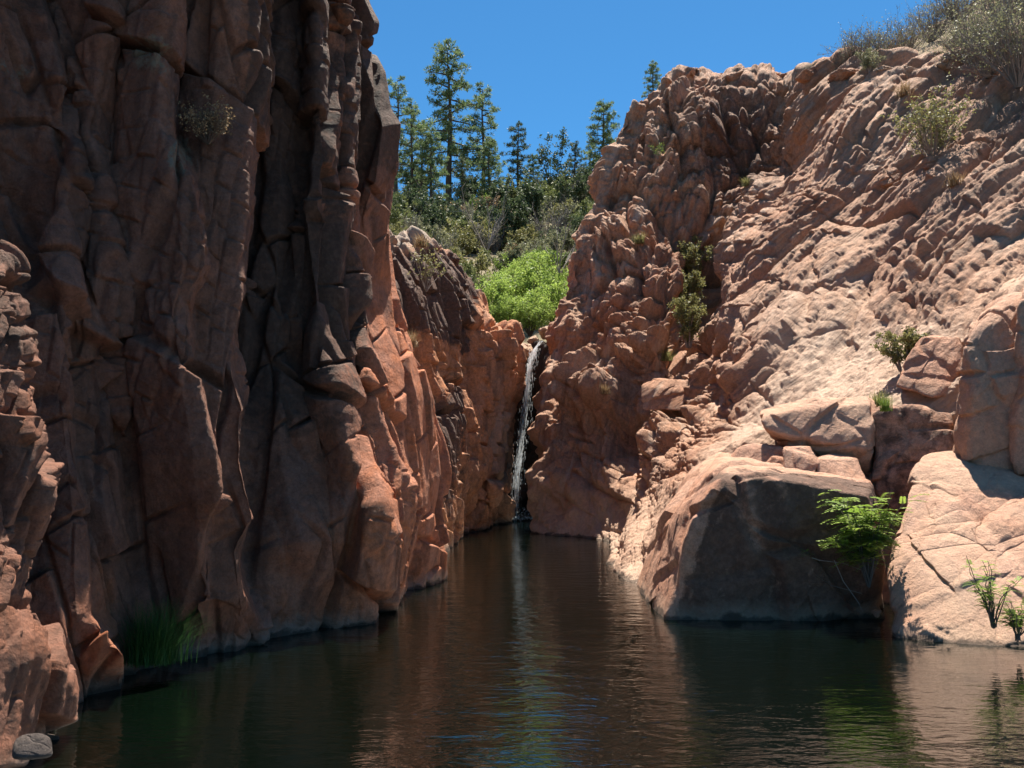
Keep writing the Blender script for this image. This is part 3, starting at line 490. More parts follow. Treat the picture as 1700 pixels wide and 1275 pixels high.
# ------------------------------------------------------------------ hull rocks
def cube_sphere(n):
    V = []; Q = []; k = 0
    t = np.tan(np.linspace(-math.pi / 4, math.pi / 4, n)); a, b = np.meshgrid(t, t, indexing='ij'); o = np.ones_like(a)
    for f in ((a, b, o), (b, a, -o), (o, a, b), (-o, b, a), (b, o, a), (a, -o, b)):
        v = np.stack(f, -1).reshape(-1, 3); V.append(v); Q.append(quads(n, n) + k); k += n * n
    V = np.concatenate(V); V /= np.linalg.norm(V, axis=1, keepdims=True)
    key = np.round(V * 1e5).astype(np.int64); _, idx, inv = np.unique(key, axis=0, return_index=True, return_inverse=True)
    return V[idx].astype(f32), inv.ravel()[np.concatenate(Q)]
CS = {}
def hull_rock(name, pts, mat, n=90, soft=14, amp=.05, seed=1, facet_s=3.0, detail=1.0, attrs=None, stretch=None, lobes=0):
    """rock whose body is the convex hull of the given corners, edges worn, surface broken"""
    bm = bmesh.new()
    for q in pts: bm.verts.new(q)
    bmesh.ops.convex_hull(bm, input=bm.verts); bm.normal_update()
    cen = np.mean([np.array(v.co) for v in bm.verts if v.link_faces], 0)
    pl = []
    for f in bm.faces:
        nn = np.array(f.normal); dd = nn @ (np.array(f.verts[0].co) - cen)
        if dd < 0: nn, dd = -nn, -dd
        if dd > 1e-4: pl.append((nn, dd))
    bm.free()
    if n not in CS: CS[n] = cube_sphere(n)
    D, Q = CS[n]
    acc = np.zeros(len(D))
    for nn, dd in pl: acc += np.maximum(D @ nn / dd, 1e-3) ** soft
    # coplanar triangles count twice; normalise a little
    r = acc ** (-1.0 / soft)
    V = D * r[:, None].astype(f32); size = float(np.mean(r))
    W_ = V + cen
    nrm = V / np.linalg.norm(V, axis=1, keepdims=True)
    s = facet_s
    q0 = W_ @ np.array(Matrix.Rotation(seed * 1.3, 3, 'Z') @ Matrix.Rotation(.35, 3, 'X'), f32); h1, e1, i1 = joints(q0.astype(f32), (1.7 / s, 1.1 / s, .8 / s), seed, .10 / s, 1.0, wob=.3); h1 = h1 - .8; h2 = chip(W_, (s * .8, s * 1.6, s * 1.6), seed + 3, rot=(.5, .2, .7))[0]; h4 = chip(W_, (s * 2.5, s * 5, s * 5), seed + 4, rot=(.5, .2, .7))[0]
    h = amp * (.8 * h1 + 1.4 * h2 + .5 * h4 - .08 * np.exp(-(e1 / .05) ** 2) + .5) + .25 * amp * fbm(W_, s * 1.5, 5, seed + 7) * detail
    if lobes:
        st_ = frame(W_, stretch or (.7, .2, .6)); hb, eb, ib = bulge(st_, (s * .35, s * .9, s * .9), seed + 9); h += lobes * (hb - .7)
        hb, eb, ib = bulge(st_, (s * .9, s * 2.4, s * 2.4), seed + 19); h += .4 * lobes * (hb - .7)
    W_ = W_ + nrm * h[:, None]
    at0 = {'cell': i1, 'dark': np.zeros(len(D)), 'lich': np.zeros(len(D)), 'pale': np.zeros(len(D))}
    if attrs: at0.update(attrs(W_, at0))
    o0 = np.array([cen[0], cen[1], W_[:, 2].min()])
    return link(name, mesh_np(name, W_, Q, mat, at0, True, o0), loc=o0)
def rnd_rock(name, c, size, mat, seed, n=40, amp=.06, soft=24, **k):
    r = random.Random(seed); pts = []
    for _ in range(14):
        v = Vector((r.gauss(0, 1), r.gauss(0, 1), r.gauss(0, 1))).normalized()
        pts.append((c[0] + v.x * size[0] * r.uniform(.8, 1.05), c[1] + v.y * size[1] * r.uniform(.8, 1.05), c[2] + v.z * size[2] * r.uniform(.8, 1.05)))
    return hull_rock(name, pts, mat, n=n, soft=soft, amp=amp * max(size), seed=seed, facet_s=1.6 / max(size), **k)
def PT(*l): return [tuple(at(*q)) for q in l]
# the big shaded block in the pool
big = PT((1103, 1030, 9.9), (1100, 1060, 9.9), (1126, 930, 9.85), (1158, 845, 9.85), (1203, 794, 9.95), (1225, 787, 10.1), (1300, 800, 9.85), (1440, 824, 9.8), (1456, 870, 9.8), (1465, 960, 9.9), (1462, 1060, 10.0), (1200, 750, 12.6), (1440, 780, 12.6),
         (1048, 990, 12.9), (1085, 870, 13.2), (1150, 780, 13.0), (1450, 1000, 13), (1300, 1065, 9.8), (1300, 1030, 9.85), (1060, 1000, 12))
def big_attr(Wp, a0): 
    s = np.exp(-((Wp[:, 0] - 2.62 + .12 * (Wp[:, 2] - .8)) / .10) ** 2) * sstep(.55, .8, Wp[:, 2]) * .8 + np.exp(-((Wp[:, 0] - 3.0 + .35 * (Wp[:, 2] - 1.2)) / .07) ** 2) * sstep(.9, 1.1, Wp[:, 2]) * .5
    fr = sstep(11.2, 10.7, Wp[:, 1] + .0 * Wp[:, 0]) * sstep(1.75, 1.5, Wp[:, 2]) * sstep(1.66, 1.80, Wp[:, 0] - (.35 * Wp[:, 2]))  # front mask: the face's shade painted into its colour
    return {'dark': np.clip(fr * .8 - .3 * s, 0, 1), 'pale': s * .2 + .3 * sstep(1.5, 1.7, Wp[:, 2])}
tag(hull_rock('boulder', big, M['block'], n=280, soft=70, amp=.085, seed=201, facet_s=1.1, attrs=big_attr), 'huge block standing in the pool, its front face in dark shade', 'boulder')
# foreground rock at the right edge
fr = PT((1478, 1035, 9.0), (1492, 1075, 8.75), (1470, 940, 9.5), (1474, 870, 9.9), (1498, 810, 10.5), (1532, 752, 11.2), (1600, 742, 11.4), (1650, 785, 11.0), (1700, 800, 10.8), (1850, 830, 10.4), (1950, 900, 9.4), (1950, 1130, 8.1), (1700, 1115, 8.15), (1580, 1095, 8.4),
        (1600, 940, 9.25), (1700, 1000, 8.7), (1560, 800, 13), (1850, 800, 13), (1500, 1000, 11.5), (1540, 880, 9.8), (1640, 870, 10.0))
tag(hull_rock('boulder', fr, M['block'], n=280, soft=26, amp=.075, seed=226, facet_s=1.0, lobes=.10, stretch=(.75, .2, .5),
    attrs=lambda w, a: {'pale': np.clip(.3 + .6 * fbm(w, 1.2, 3, 4), 0, .8)}), 'pale buff rock at the right edge with its foot in the water', 'boulder')
# blocks over it
def blk(label, pts, seed, mat='block', n=110, amp=.05, soft=30, fs=1.6, attrs=None, name='rock_block', lobes=0):
    return tag(hull_rock(name, PT(*pts), M[mat], n=n, soft=soft, amp=amp, seed=seed, facet_s=fs, attrs=attrs, lobes=lobes), label, 'rock')
pa = lambda v: (lambda w, a: {'pale': np.full(len(w), v)})
blk('tall overhanging block above the pale buff rock at the right edge', [(1600, 560, 11.10), (1582, 740, 11.30), (1605, 772, 11.05), (1668, 790, 10.90), (1680, 660, 10.85), (1612, 640, 10.95), (1640, 520, 11.40), (1690, 480, 11.50), (1760, 470, 11.30), (1760, 780, 11.10), (1640, 500, 12.70), (1760, 480, 12.70), (1600, 740, 12.50), (1700, 620, 10.80)], 231, amp=.07, n=140, attrs=pa(.3))
blk('cracked block at the right edge leaning on the tall overhanging block', [(1690, 500, 10.90), (1672, 700, 10.90), (1678, 790, 10.80), (1720, 800, 10.70), (1780, 780, 10.60), (1780, 480, 10.80), (1710, 470, 11.50), (1790, 470, 11.70), (1700, 640, 10.70)], 233, amp=.06, attrs=pa(.2))
blk('long pale slab sloping up beside the tall overhanging block', [(1545, 690, 12.00), (1560, 718, 11.80), (1592, 715, 11.70), (1618, 640, 11.80), (1640, 560, 12.10), (1690, 470, 12.50), (1650, 480, 12.90), (1590, 590, 12.70), (1740, 430, 13.00), (1740, 560, 12.10), (1560, 680, 13.00)], 235, amp=.035, attrs=pa(.8))
blk('red angular block below the small olive shrub on the slope', [(1488, 640, 12.10), (1500, 600, 12.20), (1530, 562, 12.30), (1590, 560, 12.20), (1600, 600, 12.00), (1590, 655, 11.90), (1550, 660, 11.80), (1540, 565, 13.20), (1600, 570, 13.20), (1500, 650, 13.00)], 237, amp=.05)
blk('shaded block in the cleft behind the fern-leaved bush', [(1450, 690, 11.90), (1452, 820, 11.70), (1480, 850, 11.50), (1560, 830, 11.40), (1582, 740, 11.40), (1578, 690, 11.60), (1520, 672, 11.70), (1470, 675, 11.90), (1460, 680, 13.20), (1580, 680, 13.10), (1500, 850, 12.70)], 239, amp=.05, attrs=lambda w, a: {'dark': np.full(len(w), .45)})  # dark value paints the cleft's shade into this block's colour
blk('broad ledge block above the huge shaded block in the pool', [(1262, 690, 11.9), (1270, 712, 11.8), (1350, 730, 11.7), (1440, 745, 11.6), (1452, 668, 11.9), (1440, 655, 12.2), (1330, 668, 12.3), (1262, 682, 12.5), (1300, 700, 13.4), (1450, 660, 13.4), (1450, 800, 12), (1300, 740, 12.6)], 241, amp=.05, attrs=pa(.4))
blk('wedge of broken rock lying under the broad ledge block', [(1205, 770, 11.9), (1225, 745, 11.9), (1262, 735, 11.9), (1300, 742, 11.7), (1310, 790, 11.5), (1260, 786, 11.6), (1215, 778, 11.7), (1240, 740, 12.8), (1310, 750, 12.8)], 243, amp=.04)
blk('cracked red block in the middle of the row under the ledge', [(1300, 745, 11.5), (1305, 795, 11.3), (1345, 800, 11.2), (1362, 770, 11.3), (1345, 742, 11.6), (1310, 735, 12.2), (1350, 740, 12.4)], 245, amp=.03, n=70)
blk('right-hand red block of the row under the ledge', [(1352, 762, 11.35), (1358, 802, 11.2), (1420, 812, 11.1), (1438, 800, 11.2), (1425, 760, 11.5), (1380, 752, 11.7), (1400, 750, 12.4), (1360, 760, 12.3)], 247, amp=.03, n=70)
blk('squarish brown block wedged in the gully of the pink cliff', [(1065, 640, 18.6), (1068, 680, 18.4), (1130, 685, 18.1), (1148, 650, 18.3), (1140, 632, 18.6), (1085, 628, 18.8), (1100, 628, 19.8), (1145, 640, 19.8)], 249, amp=.06, fs=1.1, mat='right')
def _seat():
    o = COL.objects[-1]; p = snap(1105, 690, 18.3); q = A(1105, 690, 18.3); k = (p.y + .2) / q.y
    o.location = Vector((o.location.x * k, o.location.y * k, CH + (o.location.z - CH) * k)); o.scale = (k, k, k)
_seat()
# blocks on the crest
crest = [((1352, 125), (30, 12), 23.0, 'flat rock slab on the crest at the left end of the row'), ((1225, 128), (24, 12), 24.8, 'rounded dark rock on the top of the domed cliff'),
 ((1402, 128), (34, 14), 22, 'low rounded rock on the crest left of the shrubs'), ((1466, 118), (20, 13), 21.4, 'orange rock beside the grey shrubs on the crest'), ((1494, 112), (16, 10), 21.2, 'small orange rock second in the crest row'),
 ((1516, 122), (14, 16), 20.8, 'upright orange rock on the bare soil of the crest'), ((1572, 112), (32, 17), 19.6, 'large brown rock below the dry shrubs on the crest'), ((1560, 152), (20, 14), 19, 'tan block left of the square tan blocks'),
 ((1595, 150), (18, 13), 18.6, 'square tan block under the dry shrubs'), ((1628, 152), (18, 13), 18.2, 'grey-shadowed tan block right of the square tan block'), ((1668, 158), (24, 13), 17.6, 'wide tan block at the right end of the crest row'),
 ((1640, 118), (22, 14), 18.8, 'grey rock half hidden in the dry shrubs'), ((1530, 150), (12, 8), 19.6, 'little tan stone in a gap of the crest row')]
for i, ((x, y), (rx, ry), Y, lab) in enumerate(crest):
    c = snap(x, y + 3, Y, .25); Y = c[1]; tag(rnd_rock('rock', c, (rx * Y / F * 1.15, rx * Y / F * 1.1, ry * Y / F * 1.25), M['tan' if i > 2 else 'right'], 300 + i, n=36, amp=.10), lab, 'rock')
slope_r = [((1450, 355), (22, 18), 16.9, 'square boulder in the shaded hollow of the slope'), ((1480, 352), (9, 12), 16.8, 'small stone right of the square boulder in the hollow'), ((1478, 300), (26, 22), 17.3, 'dark boulder at the head of the shaded hollow'),
 ((1552, 270), (22, 20), 17.0, 'grey boulder below the green shrub on the upper slope'), ((1545, 296), (16, 14), 16.7, 'brown rock under the grey boulder on the upper slope')]
for i, ((x, y), (rx, ry), Y, lab) in enumerate(slope_r):
    c = snap(x, y, Y, .15); Y = c[1]; tag(rnd_rock('rock', c, (rx * Y / F * 1.1, rx * Y / F * 1.1, ry * Y / F * 1.2), M['right'], 330 + i, n=44, amp=.09), lab, 'rock')
fallr = [((868, 583), (24, 17), 29.5, 'largest tan boulder on the lip left of the waterfall'), ((846, 557), (15, 14), 30.5, 'upright pink boulder behind the lip of the falls'), ((822, 548), (13, 13), 31, 'pink boulder at the foot of the bright green bushes'),
 ((806, 556), (10, 12), 29, 'small red boulder beside the orange outcrop top'), ((884, 566), (12, 10), 30.8, 'small tan boulder just above the waterfall lip'), ((908, 552), (16, 12), 31, 'tan boulder right of the stream above the fall'), ((856, 541), (12, 8), 32.5, 'low stone among the green bushes above the falls')]
for i, ((x, y), (rx, ry), Y, lab) in enumerate(fallr):
    c = at(x, y, Y); tag(rnd_rock('boulder', c, (rx * Y / F * 1.1, rx * Y / F * 1.1, ry * Y / F * 1.15), M['tan'], 350 + i, n=40, amp=.08), lab, 'boulder')
tag(rnd_rock('boulder', at(57, 1243, 4.62), (.15, .15, .105), M['grey'], 401, n=90, amp=.02, soft=5), 'grey rounded boulder in the water at the bottom left corner', 'boulder')
tag(rnd_rock('boulder', at(-6, 1256, 4.75), (.09, .1, .10), M['grey'], 402, n=60, amp=.02, soft=5), 'small grey boulder cut by the left edge near the bottom corner', 'boulder')
tag(rnd_rock('stone', at(1458, 1018, 9.75), (.07, .08, .05), M['block'], 403, n=30, amp=.07, ), 'small pinkish stone at the waterline between the two big right blocks', 'stone')
# ------------------------------------------------------------------ terrain
def soil_mat(name, a, b, c):
    m, nt, nd, lk = newmat(name); g = N(nt); tc = g.n('ShaderNodeNewGeometry').outputs['Position']
    n1 = g.noise(tc, .35, 6, .65); n2 = g.noise(tc, 5, 8, .7)
    col = g.mix(g.maprange(n2, .35, .65), g.ramp(n1, [(.35, a), (.5, b), (.65, c)]), tuple(x * .55 for x in b))
    bp = g.n('ShaderNodeBump', {'Height': n2, 'Distance': .15})
    p = g.n('ShaderNodeBsdfPrincipled', {'Base Color': col, 'Roughness': .95, 'Normal': bp.outputs[0]}); g.n('ShaderNodeOutputMaterial', {'Surface': p.outputs[0]}); return m
M['soil'] = soil_mat('hill_soil', (.30, .22, .14), (.24, .19, .11), (.15, .14, .07))
M['dirt'] = soil_mat('orange_dirt', (.40, .22, .12), (.38, .26, .15), (.30, .25, .14))
def tz(x, y):
    """height of the wooded hillside"""
    x = np.asarray(x, float); y = np.asarray(y, float)
    crest = 31.3 + .12 * x + .010 * np.clip(x, -40, 60) ** 2 * .6
    t = np.clip((y - 38) / 62, 0, 1.0)
    z = 5.3 + (crest - 5.3) * (t ** .85) - np.clip(y - 105, 0, 400) * .15
    side = np.clip(np.abs(x - .5) - 3.5, 0, 12) * .55 * np.clip(1 - (y - 40) / 40, 0, 1)
    w = vnoise(np.stack([x * .09, y * .09, x * 0], -1).reshape(-1, 3), 5).reshape(x.shape) * 1.2 * np.clip((y - 38) / 15, 0, 1)
    return z + w + side
def hillside():
    xs = np.linspace(-110, 130, 300); ys = 31 + (np.linspace(0, 1, 260) ** 1.6) * 230
    X, Y = np.meshgrid(xs, ys, indexing='xy'); Z = tz(X, Y)
    V = np.stack([X, Y, Z], -1).reshape(-1, 3); V[:, 2] += .25 * fbm(V, .8, 4, 3)
    me = mesh_np('hillside', V, quads(260, 300)[:, ::-1], M['soil'])
    tag(link('hillside', me), kind='structure')
hillside()
Hs = [[(1340, 118, 33), (1340, 122, 27), (1340, 150, 25)], [(1420, 102, 32), (1425, 114, 25.5), (1430, 150, 24)], [(1500, 74, 31), (1500, 118, 23.5), (1500, 160, 22)], [(1560, 34, 30), (1585, 122, 21.6), (1590, 170, 20.2)],
      [(1640, 0, 29), (1690, 132, 19.6), (1700, 180, 18)], [(1760, -50, 28), (1845, 124, 18), (1850, 180, 16.6)], [(2100, -160, 26), (2150, -10, 17), (2150, 40, 15.5)]]
def hilltop():
    P, px, py, cu = loft(Hs, 160, 200, back=(2, 12, .5), sm=6, down=0)
    p = P.reshape(-1, 3)
    o = build_rock('hilltop', P, .18 * fbm(p, .8, 5, 6), M['dirt'], {})
    tag(o, kind='structure')
hilltop()
# ------------------------------------------------------------------ water
def water():
    m, nt, nd, lk = newmat('pool_water'); g = N(nt); pos = g.n('ShaderNodeNewGeometry').outputs['Position']
    a = g.noise(g.scale(pos, (1.0, 1.9, 1)), 1.7, 4, .55, .6); b = g.noise(g.scale(pos, (1.2, 2.6, 1)), 6.5, 3, .5, .4); c = g.noise(pos, .22, 2, .5)
    amp = g.maprange(c, .35, .65, .35, 1.0)
    hgt = g.math('MULTIPLY', g.math('ADD', g.math('MULTIPLY', a, .035), g.math('MULTIPLY', b, .010)), amp)
    bp = g.n('ShaderNodeBump', {'Height': hgt, 'Distance': 1.0, 'Strength': .55})
    p = g.n('ShaderNodeBsdfPrincipled', {'Base Color': (.0010, .0024, .0014, 1), 'Roughness': .012, 'IOR': 2.3, 'Specular IOR Level': .5, 'Normal': bp.outputs[0]})
    g.n('ShaderNodeOutputMaterial', {'Surface': p.outputs[0]})
    V = [(-30, -40, 0), (30, -40, 0), (30, 31, 0), (-30, 31, 0)]
    tag(link('water', mesh_np('water', V, [[0, 1, 2, 3]], m, smooth=False)), kind='structure')
water()
# ground sheet under everything, reaching the horizon
tag(link('ground', mesh_np('ground', [(-900, -900, -1.5), (900, -900, -1.5), (900, 900, -1.5), (-900, 900, -1.5)], [[0, 1, 2, 3]], M['soil'], smooth=False)), kind='structure')
# ------------------------------------------------------------------ vegetation
class TB:
    """collects triangles / quads for plants"""
    def __init__(s): s.v = []; s.f = []; s.r = []
    def tube(s, pts, r0, r1, k=4, rnd=.5):
        n = len(pts); base = len(s.v)
        for i, p in enumerate(pts):
            d = (pts[min(i + 1, n - 1)] - pts[max(i - 1, 0)]).normalized(); a = d.orthogonal().normalized(); b = d.cross(a); r = r0 + (r1 - r0) * i / (n - 1)
            for j in range(k): t = 2 * math.pi * j / k; s.v.append(p + (a * math.cos(t) + b * math.sin(t)) * r)
        for i in range(n - 1):
            for j in range(k): s.f.append((base + i * k + j, base + i * k + (j + 1) % k, base + (i + 1) * k + (j + 1) % k, base + (i + 1) * k + j)); s.r.append(rnd)
    def leaf(s, p, d, l, w, rnd, side=None):
        a = side if side is not None else d.cross(Vector((R.gauss(0, 1), R.gauss(0, 1), R.gauss(0, 1)))).normalized()
        b = len(s.v); s.v += [p, p + d * l * .5 + a * w, p + d * l, p + d * l * .5 - a * w]; s.f.append((b, b + 1, b + 2, b + 3)); s.r.append(rnd)
    def mesh(s, name, mat, smooth=False): return mesh_np(name, np.array([tuple(v) for v in s.v], f32), np.array(s.f), mat, {'rnd': np.array(s.r)}, smooth)
def rv(r=R): return Vector((r.gauss(0, 1), r.gauss(0, 1), r.gauss(0, 1))).normalized()
M['pine'] = leaf_mat('pine_needles', (.075, .12, .05), (.20, .26, .11), .4); M['pine_dark'] = leaf_mat('dark_needles', (.04, .065, .03), (.10, .13, .06), .3)
M['oak'] = leaf_mat('scrub_leaves', (.075, .10, .035), (.20, .22, .08), .35); M['olive'] = leaf_mat('olive_leaves', (.12, .13, .05), (.28, .26, .10), .4)
M['green'] = leaf_mat('green_scrub', (.07, .13, .02), (.20, .28, .05), .4); M['bright'] = leaf_mat('bright_leaves', (.16, .26, .045), (.38, .47, .12), .45)
M['dry'] = leaf_mat('dry_leaves', (.18, .11, .06), (.36, .26, .14), .3); M['sage'] = leaf_mat('grey_green_leaves', (.13, .14, .08), (.28, .28, .15), .35)
M['fern'] = leaf_mat('pinnate_leaves', (.14, .24, .03), (.36, .46, .09), .5); M['grass'] = leaf_mat('grass_blades', (.02, .07, .012), (.05, .13, .03), .3)
M['bark'] = bark_mat('bark', (.05, .035, .025), (.13, .09, .065)); M['greytwig'] = bark_mat('grey_twigs', (.16, .13, .115), (.30, .255, .22)); M['darktwig'] = bark_mat('dark_twigs', (.05, .04, .035), (.12, .10, .085))
def pine(seed, h=13., wide=2.4, bare=.28, dens=1.0, mat='pine'):
    r = random.Random(seed); tr = TB(); fo = TB()
    pts = [Vector((.10 * math.sin(i * .7 + seed) * i / 8, .1 * math.cos(i * .5 + seed) * i / 8, h * i / 10 - .4)) for i in range(11)]
    tr.tube(pts, h * .018 + .05, .03, 7)
    nb = int(58 * dens)
    for i in range(nb):
        t = bare + (1 - bare) * (i + r.random()) / nb; z = h * t; ang = i * 2.4 + r.uniform(-.5, .5)
        prof = math.sin(min(1, (1 - t) / (1 - bare) * 1.15 + .08) * math.pi * .5) ** .8; L_ = wide * prof * r.uniform(.55, 1.15) + .25
        d = Vector((math.cos(ang), math.sin(ang), 0)); up = .35 * (t - .45)
        bp = [Vector((0, 0, z)) + d * L_ * s + Vector((0, 0, L_ * (up * s - .18 * s * s + .22 * max(0, s - .6)))) for s in (0, .35, .7, 1)]
        tr.tube(bp, .045 + .012 * L_, .015, 4)
        for k in range(int(5 + L_ * 6 * dens)):
            s = r.uniform(.28, 1.05); c = bp[0].lerp(bp[3], s) + Vector((0, 0, .1)) + Vector((r.gauss(0, .14), r.gauss(0, .14), r.gauss(0, .09))) * (1 + .5 * L_ * (1.1 - s))
            rn = r.random(); cr = r.uniform(.16, .30)
            for q in range(20):
                dd = (rv(r) + Vector((0, 0, .35)) + d * .3).normalized(); fo.leaf(c + dd * cr * .15, dd, cr * r.uniform(.8, 1.5), .03, min(1, max(0, rn + r.uniform(-.25, .25))), dd.cross(rv(r)).normalized())
    return tr.mesh('trunk', M['bark'], True), fo.mesh('crown', M[mat])
def bush(seed, rad, hgt, n, leaf, mat, stem='bark', wild=.5, ns=9, shape=1.0):
    """multi-stemmed shrub or small tree: stems, and leaf clumps through the crown's volume"""
    r = random.Random(seed); tr = TB(); fo = TB(); ends = []
    for i in range(ns):
        a = r.uniform(0, 6.28); e = r.uniform(.3, 1); p = Vector((math.cos(a) * .05, math.sin(a) * .05, -.1 * hgt)); tgt = Vector((math.cos(a) * rad * e, math.sin(a) * rad * e, hgt * r.uniform(.55, 1.02) * (1.1 - .35 * e)))
        pts = [p.lerp(tgt, s) + rv(r) * rad * .07 * s + Vector((0, 0, hgt * .12 * math.sin(s * 3.1))) for s in (0, .3, .55, .8, 1)]
        tr.tube(pts, .018 * rad + .012, .006, 4)
        for s in range(1, 5):
            for k in range(2):
                q = pts[s] + rv(r) * rad * .33; tr.tube([pts[s], pts[s].lerp(q, .5) + rv(r) * rad * .04, q], .008 * rad + .005, .003, 3); ends.append(q)
            ends.append(pts[s])
    ends = [e for e in ends if e.z > hgt * .12]
    for i in range(n):
        c0 = r.choice(ends); rn = r.random(); c = c0 + rv(r) * rad * .12 * wild * 2 * r.random()
        for q in range(9):
            p = c + rv(r) * rad * .13 * r.random() ** .5; d = (rv(r) + Vector((0, 0, .3))).normalized(); fo.leaf(p, d, leaf * r.uniform(.7, 1.4), leaf * .32, min(1, max(0, .6 * rn + .4 * r.random())))
    return tr.mesh('stems', M[stem]), fo.mesh('foliage', M[mat])
def twiggy(seed, rad, hgt, n, mat='greytwig', thick=.012, leaves=0, leaf=.04, lmat='dry'):
    r = random.Random(seed); tr = TB(); fo = TB()
    def grow(p, d, l, w, lev):
        pts = [p]; q = p
        for i in range(3): d = (d + rv(r) * .22 + Vector((0, 0, .08))).normalized(); q = q + d * l / 3; pts.append(q)
        tr.tube(pts, w, w * .45, 3)
        if lev:
            for k in range(3): j = r.choice((1, 2, 3)); grow(pts[j], (d + rv(r) * .6).normalized(), l * r.uniform(.45, .7), w * .5, lev - 1)
        elif leaves:
            for k in range(leaves): fo.leaf(pts[r.choice((1, 2, 3))] + rv(r) * leaf * .6, rv(r), leaf * r.uniform(.6, 1.3), leaf * .3, r.random())
    for i in range(n):
        a = r.uniform(0, 6.28); t = r.uniform(0, 1) ** .6; d = Vector((math.cos(a) * t * rad / hgt * 1.3, math.sin(a) * t * rad / hgt * 1.3, 1)).normalized()
        grow(Vector((math.cos(a) * .04 * rad, math.sin(a) * .04 * rad, -.05)), d, hgt * r.uniform(.45, .7), thick * r.uniform(.7, 1.2), 2)
    return tr.mesh('stems', M[mat]), (fo.mesh('foliage', M[lmat]) if leaves else None)
def grassy(seed, rad, hgt, n, mat, w=.004):
    r = random.Random(seed); fo = TB()
    for i in range(n):
        a = r.uniform(0, 6.28); lean = r.uniform(.1, 1.0); p = Vector((r.gauss(0, rad * .2), r.gauss(0, rad * .2), -.02)); d = Vector((math.cos(a), math.sin(a), 0)); h = hgt * r.uniform(.5, 1.1)
        pts = [p + d * rad * lean * s ** 1.7 + Vector((0, 0, h * (s - .38 * lean * s * s))) for s in (0, .33, .66, 1)]; sd = d.cross(Vector((0, 0, 1))); rn = r.random()
        for j in range(3):
            wa = w * (1 - j / 3.0); wb = w * (1 - (j + 1) / 3.0) + .0004; b = len(fo.v); fo.v += [pts[j] - sd * wa, pts[j] + sd * wa, pts[j + 1] + sd * wb, pts[j + 1] - sd * wb]; fo.f.append((b, b + 1, b + 2, b + 3)); fo.r.append(rn)
    return fo.mesh('blades', M[mat])
def pinnate(seed, rad, hgt, nst, per, leaflen, mat='fern', stem='darktwig'):
    r = random.Random(seed); tr = TB(); fo = TB()
    for i in range(nst):
        a = r.uniform(0, 6.28); e = r.uniform(.1, 1); tgt = Vector((math.cos(a) * rad * e, math.sin(a) * rad * e, hgt * r.uniform(.45, 1.0)))
        pts = [tgt * s + Vector((0, 0, .1 * hgt * math.sin(3.1 * s))) + rv(r) * .02 for s in (0, .25, .5, .75, 1)]; tr.tube(pts, .006, .002, 4)
        for k in range(per):
            s = r.uniform(.3, 1); j = int(s * 3.999); p = pts[j].lerp(pts[j + 1], s * 4 - j); d = (Vector((r.gauss(0, 1), r.gauss(0, 1), r.uniform(-.1, .6)))).normalized(); L_ = leaflen * r.uniform(.6, 1.15)
            sd = d.cross(Vector((0, 0, 1))).normalized(); up = sd.cross(d); rn = r.random(); rp = [p + d * L_ * t - Vector((0, 0, .35 * L_ * t * t)) for t in (0, .25, .5, .75, 1)]; tr.tube(rp, .0015, .0008, 3)
            for q in range(8):
                t = .15 + .85 * q / 8; b = rp[min(3, int(t * 4))].lerp(rp[min(4, int(t * 4) + 1)], t * 4 - int(t * 4))
                for sg in (-1, 1): fo.leaf(b, (sd * sg + d * .35 - up * .15 + rv(r) * .12).normalized(), L_ * .26 * (1.1 - .4 * t), L_ * .055, min(1, max(0, rn * .7 + .3 * r.random())), d)
    return tr.mesh('stems', M[stem]), fo.mesh('foliage', M[mat])
def plant(name, meshes, loc, label, cat, group=None, rz=0, sc=1.0):
    ms = [m for m in meshes if m is not None]
    o = empty(name, loc, rz); o.scale = (sc, sc, sc)
    for m in ms: link(m.name.split('.')[0], m, o)
    return tag(o, label, cat, group)
# pines on the skyline
pv = [pine(1, 13, 2.5, .22, .85), pine(2, 13, 2.0, .30, .62), pine(3, 10, 1.9, .12, .8), pine(4, 10, 1.6, .25, .6, 'pine_dark')]
pl = [(745, 290, 75, 95, 0, 'tallest pine on the skyline, with tiered spreading branches'), (683, 310, 170, 86, 1, 'pine with a slim trunk just right of the left cliff'), (657, 320, 134, 92, 1, 'pale pine partly hidden behind the left cliff edge'),
      (802, 300, 143, 98, 1, 'slender tall pine right of the tallest pine'), (812, 335, 232, 88, 2, 'short bushy pine in front of the slender tall pine'), (860, 320, 207, 92, 3, 'dark narrow pine near the middle of the skyline'),
      (1003, 262, 170, 90, 2, 'dark rounded pine at the right end of the skyline'), (1085, 190, 104, 48, 2, 'pale pine top rising behind the domed cliff'), (715, 330, 218, 85, 2, 'small green pine at the foot of the tallest pine'), (768, 330, 262, 80, 3, 'little dark pine right below the tallest pine'),
      (885, 320, 258, 94, 2, 'short pine between the dark narrow pine and the many-stemmed tree'), (955, 300, 238, 92, 3, 'thin dark pine right of the many-stemmed tree'), (980, 300, 228, 96, 1, 'slim pine just left of the dark rounded pine'), (700, 320, 205, 97, 1, 'slim pine behind the small green pine')]
hts = [13, 13, 10, 10]; vused = {}
for i, (x, yb, yt, Y, v, lab) in enumerate(pl):
    b = A(x, yb, Y); t = A(x, yt, Y); b.z = float(tz([b.x], [Y])[0]) if Y > 60 else b.z; sc = (t.z - b.z) / hts[v]
    if v not in vused: o = plant('pine_tree', pv[v], b, lab, 'pine tree', 'pines on the skyline', R.uniform(0, 6), sc); vused[v] = o
    else: o = copy_tree(vused[v], b, R.uniform(0, 6), sc); tag(o, lab)
